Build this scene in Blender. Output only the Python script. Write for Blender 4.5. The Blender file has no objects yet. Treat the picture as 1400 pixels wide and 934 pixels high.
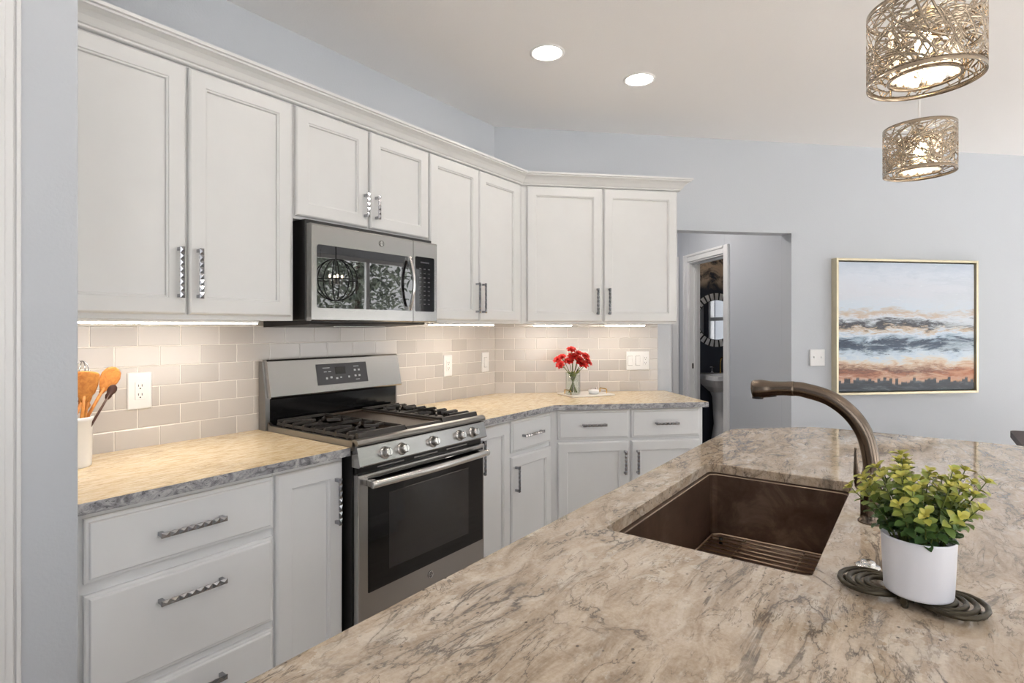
import bpy, bmesh, math, random
from mathutils import Vector, Matrix
R = math.radians
S = math.sqrt(.5)
random.seed(7)
sc = bpy.context.scene
C = sc.collection

# ------------------------------------------------------------------ camera, sky, light, exposure
FPX, PW = 765.17, 1400.0
cam = bpy.data.objects.new('camera', bpy.data.cameras.new('camera')); C.objects.link(cam)
cam.data.sensor_width = 36.0
cam.data.lens = FPX / PW * 36.0
cam.data.shift_y = -(467.0 - 449.06) / PW
cam.location = (.1107, -2.4204, 1.3706)
cam.rotation_euler = (R(90), 0, R(36.28 - 90))
cam.data.clip_start = .02
sc.camera = cam

SKY = 2.9
SUN = 30.0
CAN_E, CAN_C = 42.0, (1, .91, .83)
STRIP_E = 27.0
sc.view_settings.view_transform = 'Standard'
sc.view_settings.look = 'None'
sc.view_settings.gamma = 1
sc.view_settings.use_curve_mapping = False
sc.view_settings.exposure = 0.14
sc.cycles.diffuse_bounces = 8
w = bpy.data.worlds.new('overcast_sky'); sc.world = w
w.use_nodes = True
bg = w.node_tree.nodes['Background']
bg.inputs[0].default_value = (.98, .985, 1, 1)
bg.inputs[1].default_value = SKY

sun = bpy.data.objects.new('sun', bpy.data.lights.new('sun', 'SUN')); C.objects.link(sun)
sun.data.energy = SUN; sun.data.angle = R(1.5); sun.data.color = (1, 1, 1)
sun.rotation_euler = (R(32), 0, R(-14))      # high midday sun through the windows behind the camera

def portal(name, loc, rot, sx, sy):
    l = bpy.data.lights.new(name, 'AREA'); l.shape = 'RECTANGLE'; l.size = sx; l.size_y = sy
    l.cycles.is_portal = True
    o = bpy.data.objects.new(name, l); C.objects.link(o); o.location = loc; o.rotation_euler = rot
BACK_WIN = [(-.6, 1.3), (1.9, 3.8), (4.6, 7.0)]
BY = -5.3
for a, b in BACK_WIN:
    portal('daylight_portal', ((a + b) / 2, BY - .15, 1.5), (R(-90), 0, R(180)), b - a, 1.9)
FILL_WIN = (-4.5, -2.7)  # unseen side window, added for fill light
portal('daylight_portal', (-1.35, sum(FILL_WIN) / 2, 1.5), (0, R(-90), 0), 1.9, FILL_WIN[1] - FILL_WIN[0])

# ------------------------------------------------------------------ node helpers and materials
def lin(c):
    return tuple((x / 12.92 if x <= .04045 else ((x + .055) / 1.055) ** 2.4) for x in (v / 255 for v in c)) + (1,)

class NT:
    def __init__(s, name):
        s.m = bpy.data.materials.new(name); s.m.use_nodes = True
        s.t = s.m.node_tree; s.b = s.t.nodes['Principled BSDF']; s.out = s.t.nodes['Material Output']
    def n(s, typ, **kw):
        x = s.t.nodes.new(typ)
        for k, v in kw.items(): setattr(x, k, v)
        return x
    def put(s, sock, v):
        if hasattr(v, 'links'): s.t.links.new(v, sock)
        elif v is not None: sock.default_value = v
    def math(s, op, a, b=None, c=None, clamp=False):
        x = s.n('ShaderNodeMath', operation=op, use_clamp=clamp)
        for i, v in enumerate((a, b, c)):
            if v is not None: s.put(x.inputs[i], v)
        return x.outputs[0]
    def coord(s, which='Object', scale=(1, 1, 1), rot=(0, 0, 0), loc=(0, 0, 0)):
        t = s.n('ShaderNodeTexCoord'); m = s.n('ShaderNodeMapping')
        m.inputs['Scale'].default_value = scale; m.inputs['Rotation'].default_value = rot; m.inputs['Location'].default_value = loc
        s.t.links.new(t.outputs[which], m.inputs[0]); return m.outputs[0]
    def noise(s, vec, scale, detail=4, rough=.55, dist=0, out=0):
        x = s.n('ShaderNodeTexNoise'); s.put(x.inputs['Vector'], vec)
        x.inputs['Scale'].default_value = scale; x.inputs['Detail'].default_value = detail
        x.inputs['Roughness'].default_value = rough; x.inputs['Distortion'].default_value = dist
        return x.outputs[out]
    def vor(s, vec, scale, feature='F1', out=0):
        x = s.n('ShaderNodeTexVoronoi', feature=feature); s.put(x.inputs['Vector'], vec); x.inputs['Scale'].default_value = scale
        return x.outputs[out]
    def ramp(s, fac, stops, interp='LINEAR'):
        x = s.n('ShaderNodeValToRGB'); x.color_ramp.interpolation = interp
        e = x.color_ramp.elements
        while len(e) < len(stops): e.new(.5)
        for i, (p, c) in enumerate(stops):
            e[i].position = p; e[i].color = c if len(c) == 4 else lin(c)
        s.put(x.inputs[0], fac); return x.outputs[0]
    def mr(s, v, a, b, c=0., d=1.):
        x = s.n('ShaderNodeMapRange', interpolation_type='SMOOTHSTEP')
        s.put(x.inputs[0], v)
        for i, k in enumerate((a, b, c, d)): x.inputs[1 + i].default_value = k
        return x.outputs[0]
    def mix(s, fac, a, b, blend='MIX'):
        x = s.n('ShaderNodeMix', data_type='RGBA', blend_type=blend)
        s.put(x.inputs[0], fac); s.put(x.inputs[6], a if hasattr(a, 'links') else (a if len(a) == 4 else lin(a)))
        s.put(x.inputs[7], b if hasattr(b, 'links') else (b if len(b) == 4 else lin(b)))
        return x.outputs[2]
    def bump(s, h, strength=.2, dist=.002):
        x = s.n('ShaderNodeBump'); s.put(x.inputs['Height'], h)
        x.inputs['Strength'].default_value = strength; x.inputs['Distance'].default_value = dist
        s.t.links.new(x.outputs[0], s.b.inputs['Normal'])
    def set(s, **kw):
        for k, v in kw.items(): s.put(s.b.inputs[k.replace('_', ' ')], v)
        return s

def mat(name, col, rough=.5, metal=0., var=.04, vscale=6., bump=0., bscale=120., **kw):
    """a painted / solid surface with a little procedural variation of colour and of relief"""
    n = NT(name); v = n.coord()
    f = n.noise(v, vscale, 3)
    a = lin(col); d = tuple(min(1, x * (1 + var)) for x in a[:3]) + (1,); e = tuple(x * (1 - var) for x in a[:3]) + (1,)
    n.set(Base_Color=n.mix(f, e, d), Roughness=rough, Metallic=metal, **kw)
    if bump: n.bump(n.noise(v, bscale, 3), bump, .002)
    return n.m

def emit(name, col, strength):
    n = NT(name); n.set(Base_Color=(.9, .9, .9, 1), Emission_Color=tuple(col) + (1,), Emission_Strength=strength, Roughness=.6)
    return n.m

def glass(name, tint=(1, 1, 1), ior=1.45, refl=1.0):
    """thin clear glass: see-through with a fresnel reflection"""
    n = NT(name); n.t.nodes.remove(n.b)
    tr = n.n('ShaderNodeBsdfTransparent'); tr.inputs[0].default_value = tuple(tint) + (1,)
    gl = n.n('ShaderNodeBsdfGlossy'); gl.inputs['Roughness'].default_value = .02
    lw = n.n('ShaderNodeLayerWeight'); mx = n.n('ShaderNodeMixShader')
    k = n.math('POWER', lw.outputs['Facing'], 4.0)
    n.put(mx.inputs[0], n.math('MULTIPLY', n.math('ADD', n.math('MULTIPLY', k, .85), .05), refl))
    n.t.links.new(tr.outputs[0], mx.inputs[1]); n.t.links.new(gl.outputs[0], mx.inputs[2]); n.t.links.new(mx.outputs[0], n.out.inputs[0])
    return n.m

def granite(name, rotz=-10):
    n = NT(name)
    v0 = n.coord('Object')
    vs = n.coord('Object', (1.0, 2.7, 1.6), (0, 0, R(rotz)))
    wob = n.noise(v0, 1.8, 2, .5, 0, 1)
    x = n.n('ShaderNodeMix', data_type='VECTOR'); n.put(x.inputs[0], .22); n.put(x.inputs[4], vs); n.put(x.inputs[5], wob)
    v = x.outputs[1]
    t = n.noise(v, 11, 9, .7, .9)
    base = n.ramp(t, [(.28, (132, 112, 91)), (.42, (172, 152, 129)), (.52, (192, 173, 150)), (.62, (203, 187, 168)), (.8, (221, 210, 194))])
    big = n.noise(v0, 2.6, 4, .6, .4)
    base = n.mix(n.mr(big, .45, .7, 0, .3), base, (166, 148, 130))
    # milky crystals, ragged
    x2 = n.n('ShaderNodeMix', data_type='VECTOR'); n.put(x2.inputs[0], .06); n.put(x2.inputs[4], n.coord('Object', (1, 1.5, 1))); n.put(x2.inputs[5], n.noise(v0, 28, 5, .7, 0, 1))
    c1 = n.vor(x2.outputs[1], 34, 'F1', 1)
    cs = n.n('ShaderNodeSeparateColor'); n.put(cs.inputs[0], c1)
    pm = n.mr(n.noise(v, 5, 5, .65, .8), .5, .6)
    cr = n.math('MULTIPLY', n.mr(cs.outputs[0], .5, .85), pm)
    base = n.mix(n.math('MULTIPLY', cr, .5), base, (224, 215, 200))
    # grey-brown veins: ridges of noise, broken up, with a soft stain along them
    r1 = n.math('ABSOLUTE', n.math('SUBTRACT', n.noise(v, 3.4, 7, .6, .7), .5))
    brk = n.mr(n.noise(v0, 5, 4, .6), .36, .58)
    soft = n.math('MULTIPLY', n.mr(r1, .0, .06, 1, 0), brk)
    v1 = n.math('MULTIPLY', n.mr(r1, .002, .014, 1, 0), brk)
    r2 = n.math('ABSOLUTE', n.math('SUBTRACT', n.noise(v, 8.5, 6, .62, 1.0), .47))
    v2 = n.math('MULTIPLY', n.mr(r2, .0, .016, 1, 0), n.mr(n.noise(v0, 8, 4, .6), .42, .56))
    base = n.mix(n.math('MULTIPLY', soft, .38), base, (134, 116, 100))
    base = n.mix(n.math('MULTIPLY', v1, .9), base, (80, 68, 58))
    base = n.mix(n.math('MULTIPLY', v2, .85), base, (98, 84, 72))
    v3s = n.coord('Object', (1.0, 4.6, 1.6), (0, 0, R(rotz - 6)))
    x3 = n.n('ShaderNodeMix', data_type='VECTOR'); n.put(x3.inputs[0], .12); n.put(x3.inputs[4], v3s); n.put(x3.inputs[5], n.noise(v0, 3, 3, .5, 0, 1))
    r3 = n.math('ABSOLUTE', n.math('SUBTRACT', n.noise(x3.outputs[1], 3.6, 6, .6, .5), .5))
    b3 = n.mr(n.noise(v0, 7, 5, .65), .44, .6)
    base = n.mix(n.math('MULTIPLY', n.math('MULTIPLY', n.mr(r3, .0, .05, 1, 0), b3), .28), base, (136, 116, 98))
    base = n.mix(n.math('MULTIPLY', n.math('MULTIPLY', n.mr(r3, .001, .010, 1, 0), b3), .75), base, (74, 62, 53))
    # dark mica specks in drifts
    vd = n.n('ShaderNodeTexVoronoi'); n.put(vd.inputs['Vector'], n.coord('Object', (1, 1.3, 1))); vd.inputs['Scale'].default_value = 48
    cd_ = n.n('ShaderNodeSeparateColor'); n.put(cd_.inputs[0], vd.outputs[1])
    sp = n.math('MULTIPLY', n.mr(vd.outputs[0], .10, .20, 1, 0), n.mr(cd_.outputs[1], .5, .6))
    sp = n.math('MULTIPLY', sp, n.mr(n.noise(v0, 4, 4, .6), .46, .54))
    base = n.mix(n.math('MULTIPLY', sp, .9), base, (58, 47, 41))
    fine = n.noise(v0, 140, 3, .7)
    base = n.mix(.13, base, n.ramp(fine, [(.3, (100, 88, 78)), (.7, (250, 244, 232))]))
    n.set(Base_Color=base, Roughness=n.mr(t, .2, .8, .035, .07), Specular_IOR_Level=.55)
    n.bump(n.noise(v0, 9, 3), .04, .001)
    return n.m

def granite_warm_lit(name):  # warm under-cabinet light put into the granite's colour as gold
    n = NT(name); v0 = n.coord('Object'); v = n.coord('Object', (1, 5.5, 2), (0, 0, R(6)))
    a = n.noise(v, 16, 6, .65, .7); b = n.noise(v, 5, 5, .6, .8); f = n.noise(v0, 120, 3, .7)
    c = n.ramp(a, [(.25, (186, 154, 112)), (.42, (222, 196, 154)), (.55, (238, 217, 180)), (.78, (247, 233, 206))])
    c = n.mix(n.math('MULTIPLY', n.mr(n.math('ABSOLUTE', n.math('SUBTRACT', b, .5)), 0, .03, 1, 0), n.mr(n.noise(v0, 6, 4), .45, .6, 0, .55)), c, (150, 122, 92))
    c = n.mix(.12, c, n.ramp(f, [(.3, (120, 96, 66)), (.7, (255, 246, 226))]))
    n.set(Base_Color=c, Roughness=.12, Specular_IOR_Level=.5); n.bump(n.noise(v0, 9, 3), .04, .001)
    return n.m

def granite_edge():  # cool room light put into the grey; rough as if chiselled
    n = NT('cool_lit_chiselled_edge'); v = n.coord('Object', (1, 1, 1.6))
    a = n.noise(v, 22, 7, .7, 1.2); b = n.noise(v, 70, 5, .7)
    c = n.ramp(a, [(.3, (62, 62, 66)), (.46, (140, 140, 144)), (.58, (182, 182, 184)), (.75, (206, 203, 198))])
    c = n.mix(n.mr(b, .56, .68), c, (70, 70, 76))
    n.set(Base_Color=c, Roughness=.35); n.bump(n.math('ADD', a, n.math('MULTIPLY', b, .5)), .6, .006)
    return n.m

def wall_paint(name, col):
    n = NT(name); v = n.coord()
    a = n.noise(v, 110, 3, .55); f = n.noise(v, 1.3, 2)
    c = lin(col)
    n.set(Base_Color=n.mix(f, tuple(x * .985 for x in c[:3]) + (1,), c), Roughness=.62)
    n.bump(a, .28, .0025)
    return n.m

def tile_mat(name, c1, c2):
    n = NT(name); g = n.n('ShaderNodeNewGeometry')
    n.set(Base_Color=n.mix(g.outputs['Random Per Island'], c1, c2), Roughness=.14, Specular_IOR_Level=.6)
    n.bump(n.noise(n.coord(), 14, 2), .12, .002)
    return n.m

def steel_mat(name, col=(172, 170, 168), rough=.22, axis=(3, 300, 300)):
    n = NT(name); v = n.coord('Object', axis)
    s = n.noise(v, 1.0, 3, .6)
    c = lin(col)
    n.set(Base_Color=n.mix(s, tuple(x * .96 for x in c[:3]) + (1,), c), Metallic=1., Roughness=n.mr(s, .3, .7, rough - .02, rough + .03))
    n.bump(s, .01, .0002)
    return n.m

def painting_mat():
    n = NT('abstract_seascape_paint')
    tc = n.n('ShaderNodeTexCoord'); sp = n.n('ShaderNodeSeparateXYZ'); n.t.links.new(tc.outputs['UV'], sp.inputs[0])
    u, v = sp.outputs[0], n.math('SUBTRACT', 1., sp.outputs[1])
    def mp(sx, sy, l=0):
        m = n.n('ShaderNodeMapping'); m.inputs['Scale'].default_value = (sx, sy, 1); m.inputs['Location'].default_value = (l, l * .37, 0)
        n.t.links.new(tc.outputs['UV'], m.inputs[0]); return m.outputs[0]
    big = n.noise(mp(2.2, 3.5), 1.6, 5, .6, .6); fine = n.noise(mp(4, 16, 3), 2.2, 8, .68, 1.1)
    vv = n.math('ADD', v, n.math('ADD', n.math('MULTIPLY', n.math('SUBTRACT', big, .5), .16), n.math('MULTIPLY', n.math('SUBTRACT', fine, .5), .19)))
    sky1, sky2 = (184, 196, 212), (202, 210, 223)
    c = n.ramp(vv, [(.0, sky1), (.1, sky2), (.24, (203, 208, 219)), (.35, (196, 209, 222)), (.40, (190, 170, 152)), (.435, (208, 216, 226)),
                    (.475, (74, 76, 84)), (.50, (62, 64, 72)), (.525, (196, 178, 158)), (.555, (206, 218, 230)), (.595, (150, 170, 190)),
                    (.62, (52, 66, 86)), (.67, (74, 92, 114)), (.70, (184, 202, 218)), (.745, (206, 218, 228)), (.775, (216, 204, 188)), (.80, (196, 166, 142)),
                    (.835, (118, 84, 76)), (.87, (172, 118, 94)), (.91, (206, 172, 152)), (.95, (190, 164, 152))][:32])
    # dark bands thin out to the right and left
    pale = n.ramp(vv, [(0, sky1), (.38, (202, 208, 216)), (.5, (206, 216, 226)), (.62, (172, 190, 206)), (.72, (206, 218, 228)), (.8, (214, 196, 174)), (1, (200, 140, 100))])
    lose = n.mr(n.math('ADD', n.noise(mp(1.6, 5, 9), 1.7, 6, .7, 1.5), n.math('MULTIPLY', n.math('SUBTRACT', u, .45), .16)), .5, .66)
    c = n.mix(n.math('MULTIPLY', lose, .85), c, pale)
    # rust glow stronger on the right
    rust = n.math('MULTIPLY', n.mr(u, .55, 1.0), n.math('MULTIPLY', n.mr(vv, .78, .84), n.mr(vv, .97, .9)))
    c = n.mix(n.math('MULTIPLY', rust, n.math('MULTIPLY', n.noise(mp(6, 8, 5), 2, 5, .7), .8)), c, (180, 98, 48))
    # pale knife strokes
    sd = n.mr(n.noise(mp(4, 26, 33), 2.2, 6, .75, 1.4), .60, .67)
    c = n.mix(n.math('MULTIPLY', n.math('MULTIPLY', sd, .7), n.math('MULTIPLY', n.mr(v, .4, .47), n.mr(v, .8, .7))), c, (48, 54, 66))
    st = n.mr(n.noise(mp(5, 30, 21), 2.0, 6, .75, 1.6), .60, .68)
    c = n.mix(n.math('MULTIPLY', st, .6), c, (222, 229, 236))
    # row of dark block strokes along the foot
    cell = n.n('ShaderNodeTexWhiteNoise', noise_dimensions='1D'); n.put(cell.inputs['W'], n.math('FLOOR', n.math('MULTIPLY', n.math('ADD', u, n.math('MULTIPLY', fine, .01)), 46)))
    edge = n.math('SUBTRACT', .945, n.math('MULTIPLY', cell.outputs[0], .055))
    edge = n.math('ADD', edge, n.math('MULTIPLY', n.math('SUBTRACT', big, .5), .08))
    dk = n.mr(n.math('SUBTRACT', v, edge), -.006, .012)
    dark = n.ramp(fine, [(.3, (28, 40, 52)), (.56, (52, 68, 80)), (.75, (112, 126, 136))])
    c = n.mix(n.math('MULTIPLY', dk, .95), c, dark)
    n.set(Base_Color=c, Roughness=.45)
    n.bump(fine, .4, .003)
    return n.m

def attr_mat(name, rough=.45, trans=.0, mixk=.25):
    n = NT(name); a = n.n('ShaderNodeAttribute'); a.attribute_name = 'tint'
    v = n.noise(n.coord(), 60, 2)
    n.set(Base_Color=n.mix(n.math('MULTIPLY', v, mixk), a.outputs[0], (40, 60, 20)), Roughness=rough, Subsurface_Weight=trans, Subsurface_Radius=(.004, .006, .002), Subsurface_Scale=.5)
    return n.m

def wood_mat(name, c1, c2, rough=.35, sc_=(30, 2, 30)):
    n = NT(name); v = n.coord('Object', sc_)
    g = n.noise(v, 2.0, 6, .6, 1.0)
    n.set(Base_Color=n.ramp(g, [(.25, c1), (.75, c2)]), Roughness=rough); n.bump(g, .08, .001)
    return n.m

M = dict(
    wall=wall_paint('pale_blue_grey_wall_paint', (191, 196, 203)),
    ceiling=wall_paint('ceiling_paint', (236, 235, 235)),
    navy=None,
    trim=mat('white_trim_paint', (222, 223, 224), .35),
    cab=mat('off_white_cabinet_paint', (212, 213, 213), .33, bump=.03),
    basecab=mat('pale_grey_cabinet_paint', (224, 226, 228), .33, bump=.03),
    tile=tile_mat('taupe_glass_tile', (184, 179, 175), (202, 197, 193)),
    grout=mat('white_grout', (226, 222, 216), .8, bump=.2),
    granite=granite('island_granite'),
    granite_warm=granite_warm_lit('warm_lit_granite'),
    edge=granite_edge(),
    chrome=mat('polished_chrome', (164, 165, 169), .07, 1., var=.02),
    steel=steel_mat('brushed_stainless_steel'),
    steel_v=steel_mat('stainless_steel_sides', (150, 148, 145), .32, (300, 300, 3)),
    bright_steel=mat('satin_steel', (215, 213, 210), .2, 1., var=.02),
    iron=mat('cast_iron', (58, 54, 51), .36, .3, bump=.3, bscale=300),
    griddle=mat('seasoned_griddle', (88, 76, 66), .38, .5, var=.2, vscale=20),
    enamel=mat('black_enamel', (14, 14, 15), .12),
    blackglass=mat('black_oven_glass', (10, 10, 11), .04, Specular_IOR_Level=.45),
    ovenglass=mat('reflective_dark_glass', (22, 22, 24), .008, Specular_IOR_Level=1., Coat_Weight=1., Coat_Roughness=.005),
    innerglass=mat('dark_window_mesh', (24, 24, 26), .06, Specular_IOR_Level=.8),
    blackplastic=mat('black_plastic', (28, 27, 27), .4),
    greyplastic=mat('dark_grey_panel', (70, 70, 74), .3),
    mark=mat('pale_key_marks', (196, 198, 202), .5),
    white=mat('white_plastic', (228, 228, 228), .3),
    slot=mat('dark_slots', (60, 58, 56), .6),
    copper=None,
    bronze=mat('brushed_bronze_nickel', (116, 104, 93), .25, 1., var=.03),
    bronze_dark=mat('dark_bronze_metal', (70, 64, 52), .33, .7, bump=.1),
    rack=mat('pale_wire_steel', (196, 178, 156), .3, 1.),
    pot=mat('matt_white_ceramic', (226, 228, 236), .42, var=.01),
    soil=mat('dark_soil', (44, 36, 30), .9, bump=.8, bscale=200),
    leaf=attr_mat('boxwood_leaves', .4, .15),
    stem=mat('green_stems', (92, 104, 48), .6),
    petal=attr_mat('red_petals', .6, 0., 0.),
    marble=mat('white_marble', (236, 232, 226), .25, var=.05, vscale=9),
    gold=mat('brushed_gold', (205, 170, 105), .25, 1.),
    goldframe=mat('pale_gold_leaf', (216, 205, 178), .35, .7, var=.1, vscale=20),
    wood=wood_mat('honey_wood', (168, 96, 34), (214, 146, 66), .42),
    darkwood=wood_mat('dark_walnut', (36, 24, 20), (62, 42, 33), .55),
    brownspoon=mat('dark_brown_wood', (70, 38, 24), .35),
    crock=mat('white_glazed_stoneware', (234, 236, 238), .18, var=.01),
    porcelain=mat('white_porcelain', (224, 226, 230), .12),
    mirror=mat('silvered_mirror', (240, 242, 244), .02, 1., var=.0),
    canlight=emit('recessed_lamp_glow', CAN_C, CAN_E),
    hallfill=emit('hall_fill_glow', CAN_C, 270),  # glow of the added, unseen hall light
    striplight=emit('under_cabinet_glow', (1, .90, .78), STRIP_E),
    bulb=emit('warm_bulb_glow', (1, .80, .52), 26),
    candle=emit('candle_bulb_glow', (1, .8, .55), 25),
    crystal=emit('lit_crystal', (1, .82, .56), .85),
    webmetal=mat('laser_cut_chrome', (170, 155, 136), .2, 1., var=.1, vscale=30),
    cord=mat('white_cord', (240, 240, 240), .5),
    pane=glass('window_glass'),
    vaseglass=glass('vase_glass', (.93, .96, .95), 1.5),
    floor=wood_mat('oak_floor', (168, 158, 148), (196, 187, 177), .35, (2, 18, 2)),
    lawn=mat('pale_paving', (196, 192, 186), .9, var=.1, vscale=3),
    bark=mat('bark', (80, 66, 54), .9, bump=.6),
    tree=attr_mat('tree_leaves', .6),
)
def navy_mat():
    n = NT('navy_wallpaper_with_gold_clouds'); v = n.coord('Object')
    sp = n.n('ShaderNodeSeparateXYZ'); n.put(sp.inputs[0], v)
    h = n.mr(sp.outputs[2], 1.78, 1.95)
    c = n.mix(n.math('MULTIPLY', h, n.mr(n.noise(v, 7, 6, .65, .6), .38, .6)), (44, 49, 62), (214, 190, 166))
    n.set(Base_Color=c, Roughness=.5); return n.m
M['navy'] = navy_mat()
def copper_mat():
    n = NT('antique_copper'); v = n.coord('Object')
    a = n.noise(v, 9, 6, .65, .5); b = n.noise(n.coord('Object', (4, 4, 60)), 3, 4, .6)
    c = n.ramp(a, [(.3, (96, 76, 63)), (.55, (128, 106, 91)), (.8, (176, 154, 138))])
    n.set(Base_Color=n.mix(n.math('MULTIPLY', b, .35), c, (84, 66, 55)), Metallic=.6, Roughness=n.mr(a, .3, .8, .28, .42)); n.bump(b, .06, .001); return n.m
M['copper'] = copper_mat()

# ------------------------------------------------------------------ mesh helpers
class MB:
    def __init__(s, off=(0, 0, 0)):
        s.v = []; s.f = []; s.sm = []; s.mi = []; s.uv = {}; s.col = {}; s.off = off
    def add(s, vs, fs, smooth=False, mi=0):
        b = len(s.v); o = s.off
        s.v += [(x - o[0], y - o[1], z - o[2]) for x, y, z in vs]
        for f in fs: s.f.append(tuple(b + i for i in f)); s.sm.append(smooth); s.mi.append(mi)
        return b
    def box(s, x0, x1, y0, y1, z0, z1, mi=0):
        x0, x1 = sorted((x0, x1)); y0, y1 = sorted((y0, y1)); z0, z1 = sorted((z0, z1))
        vs = [(x, y, z) for z in (z0, z1) for y in (y0, y1) for x in (x0, x1)]
        s.add(vs, [(0, 2, 3, 1), (4, 5, 7, 6), (0, 1, 5, 4), (2, 6, 7, 3), (0, 4, 6, 2), (1, 3, 7, 5)], False, mi)
    def prism(s, poly, z0, z1, mi=0, mside=None, axis='z'):
        """poly: plan outline; axis z stands it up, axis x/y extrudes (a, z) outlines sideways"""
        n = len(poly)
        area = sum(poly[i][0] * poly[(i + 1) % n][1] - poly[(i + 1) % n][0] * poly[i][1] for i in range(n))
        if axis == 'y': area = -area
        if area < 0: poly = poly[::-1]
        def P(p, t): return {'z': (p[0], p[1], t), 'x': (t, p[0], p[1]), 'y': (p[0], t, p[1])}[axis]
        vs = [P(p, z0) for p in poly] + [P(p, z1) for p in poly]
        s.add(vs, [tuple(range(n))[::-1], tuple(range(n, 2 * n))], False, mi)
        s.add(vs, [(i, (i + 1) % n, n + (i + 1) % n, n + i) for i in range(n)], False, mi if mside is None else mside)
    def rings(s, rings, closed=True, cap0=False, cap1=False, smooth=True, mi=0):
        n = len(rings[0]); vs = [p for r in rings for p in r]; fs = []
        for k in range(len(rings) - 1):
            for i in range(n if closed else n - 1):
                j = (i + 1) % n; fs.append((k * n + i, k * n + j, (k + 1) * n + j, (k + 1) * n + i))
        b = s.add(vs, fs, smooth, mi)
        for c, k in ((cap0, 0), (cap1, len(rings) - 1)):
            if c:
                f = tuple(b + k * n + i for i in range(n)); s.f.append(f[::-1] if k == 0 else f); s.sm.append(False); s.mi.append(mi)
    def tube(s, path, r, seg=8, cap=True, smooth=True, mi=0, closed=False, flat=1.0):
        path = [Vector(p) for p in path]; n = len(path)
        rr = r if isinstance(r, (list, tuple)) else [r] * n
        rings = []; up = None
        for i, p in enumerate(path):
            if closed: d = path[(i + 1) % n] - path[i - 1]
            else: d = path[min(i + 1, n - 1)] - path[max(i - 1, 0)]
            d.normalize()
            if up is None:
                up = Vector((0, 0, 1)) if abs(d.z) < .9 else Vector((1, 0, 0))
            a = up - d * up.dot(d)
            if a.length < 1e-6: a = d.orthogonal()
            a.normalize(); b = d.cross(a); up = a
            rings.append([tuple(p + (a * math.cos(t) * flat + b * math.sin(t)) * rr[i]) for t in (2 * math.pi * k / seg for k in range(seg))])
        if closed: rings.append(rings[0])
        s.rings(rings, True, cap and not closed, cap and not closed, smooth, mi)
    def lathe(s, prof, c=(0, 0, 0), seg=32, cap0=True, cap1=True, smooth=True, mi=0):
        rings = [[(c[0] + r * math.cos(2 * math.pi * k / seg), c[1] + r * math.sin(2 * math.pi * k / seg), c[2] + z) for k in range(seg)] for r, z in prof]
        s.rings(rings, True, cap0, cap1, smooth, mi)
    def cyl(s, p0, p1, r, seg=20, r1=None, mi=0, smooth=True):
        s.tube([p0, p1], [r, r if r1 is None else r1], seg, True, smooth, mi)
    def ball(s, c, r, seg=12, rg=8, sc3=(1, 1, 1), mi=0):
        rings = []
        for j in range(rg + 1):
            t = math.pi * (j / rg) ; t = min(max(t, .02), math.pi - .02)
            rings.append([(c[0] + sc3[0] * r * math.sin(t) * math.cos(2 * math.pi * k / seg), c[1] + sc3[1] * r * math.sin(t) * math.sin(2 * math.pi * k / seg), c[2] - sc3[2] * r * math.cos(t)) for k in range(seg)])
        s.rings(rings, True, True, True, True, mi)
    def loops(s, x0, x1, z0, z1, steps, mi=0):
        """a panel on a wall seen from -y: steps are (inset, y); the last loop is capped"""
        rings = []
        for ins, y in steps:
            rings.append([(x0 + ins, y, z0 + ins), (x1 - ins, y, z0 + ins), (x1 - ins, y, z1 - ins), (x0 + ins, y, z1 - ins)])
        s.rings(rings, True, True, True, False, mi)
    def build(s, name, mats, parent=None, bevel=0, seg=2, loc=None, kind=None, autosmooth=False):
        me = bpy.data.meshes.new(name); me.from_pydata(s.v, [], s.f); 
        me.polygons.foreach_set('use_smooth', s.sm); me.polygons.foreach_set('material_index', s.mi)
        for m in (mats if isinstance(mats, (list, tuple)) else [mats]): me.materials.append(m)
        if s.col:
            at = me.color_attributes.new('tint', 'FLOAT_COLOR', 'CORNER')
            for p in me.polygons:
                c = s.col.get(p.index, (1, 1, 1, 1))
                for li in p.loop_indices: at.data[li].color = c
        if s.uv:
            u = me.uv_layers.new(name='UVMap')
            for p in me.polygons:
                q = s.uv.get(p.index)
                if q:
                    for li, c in zip(p.loop_indices, q): u.data[li].uv = c
        me.update()
        o = bpy.data.objects.new(name, me); C.objects.link(o)
        if parent: o.parent = parent
        if loc: o.location = loc
        if bevel:
            b = o.modifiers.new('bevel', 'BEVEL'); b.width = bevel; b.segments = seg; b.limit_method = 'ANGLE'; b.angle_limit = R(40); b.harden_normals = False
        if kind: o['kind'] = kind
        return o

XC = 3.2076
class Frame:
    def __init__(s, ox, oy, rot): s.o = (ox, oy); s.rot = rot; s.c = math.cos(rot); s.s = math.sin(rot)
    def w(s, x, y, z=0): return (s.o[0] + x * s.c - y * s.s, s.o[1] + x * s.s + y * s.c, z)
F1 = Frame(0, 0, 0); F2 = Frame(XC, 0, R(-45))

def tag(o, label, cat, group=None):
    o['label'] = label; o['category'] = cat
    if group: o['group'] = group
    return o
def thing(name, label, cat, fr, at, group=None, rot=0.):
    o = bpy.data.objects.new(name, None); C.objects.link(o)
    o.location = fr.w(*at); o.rotation_euler = (0, 0, fr.rot + rot); o.empty_display_size = .05
    return tag(o, label, cat, group)
def place(o, fr, at=(0, 0, 0), rot=0.):
    o.location = fr.w(*at); o.rotation_euler = (0, 0, fr.rot + rot); return o
def struct(o): o['kind'] = 'structure'; return o

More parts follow.
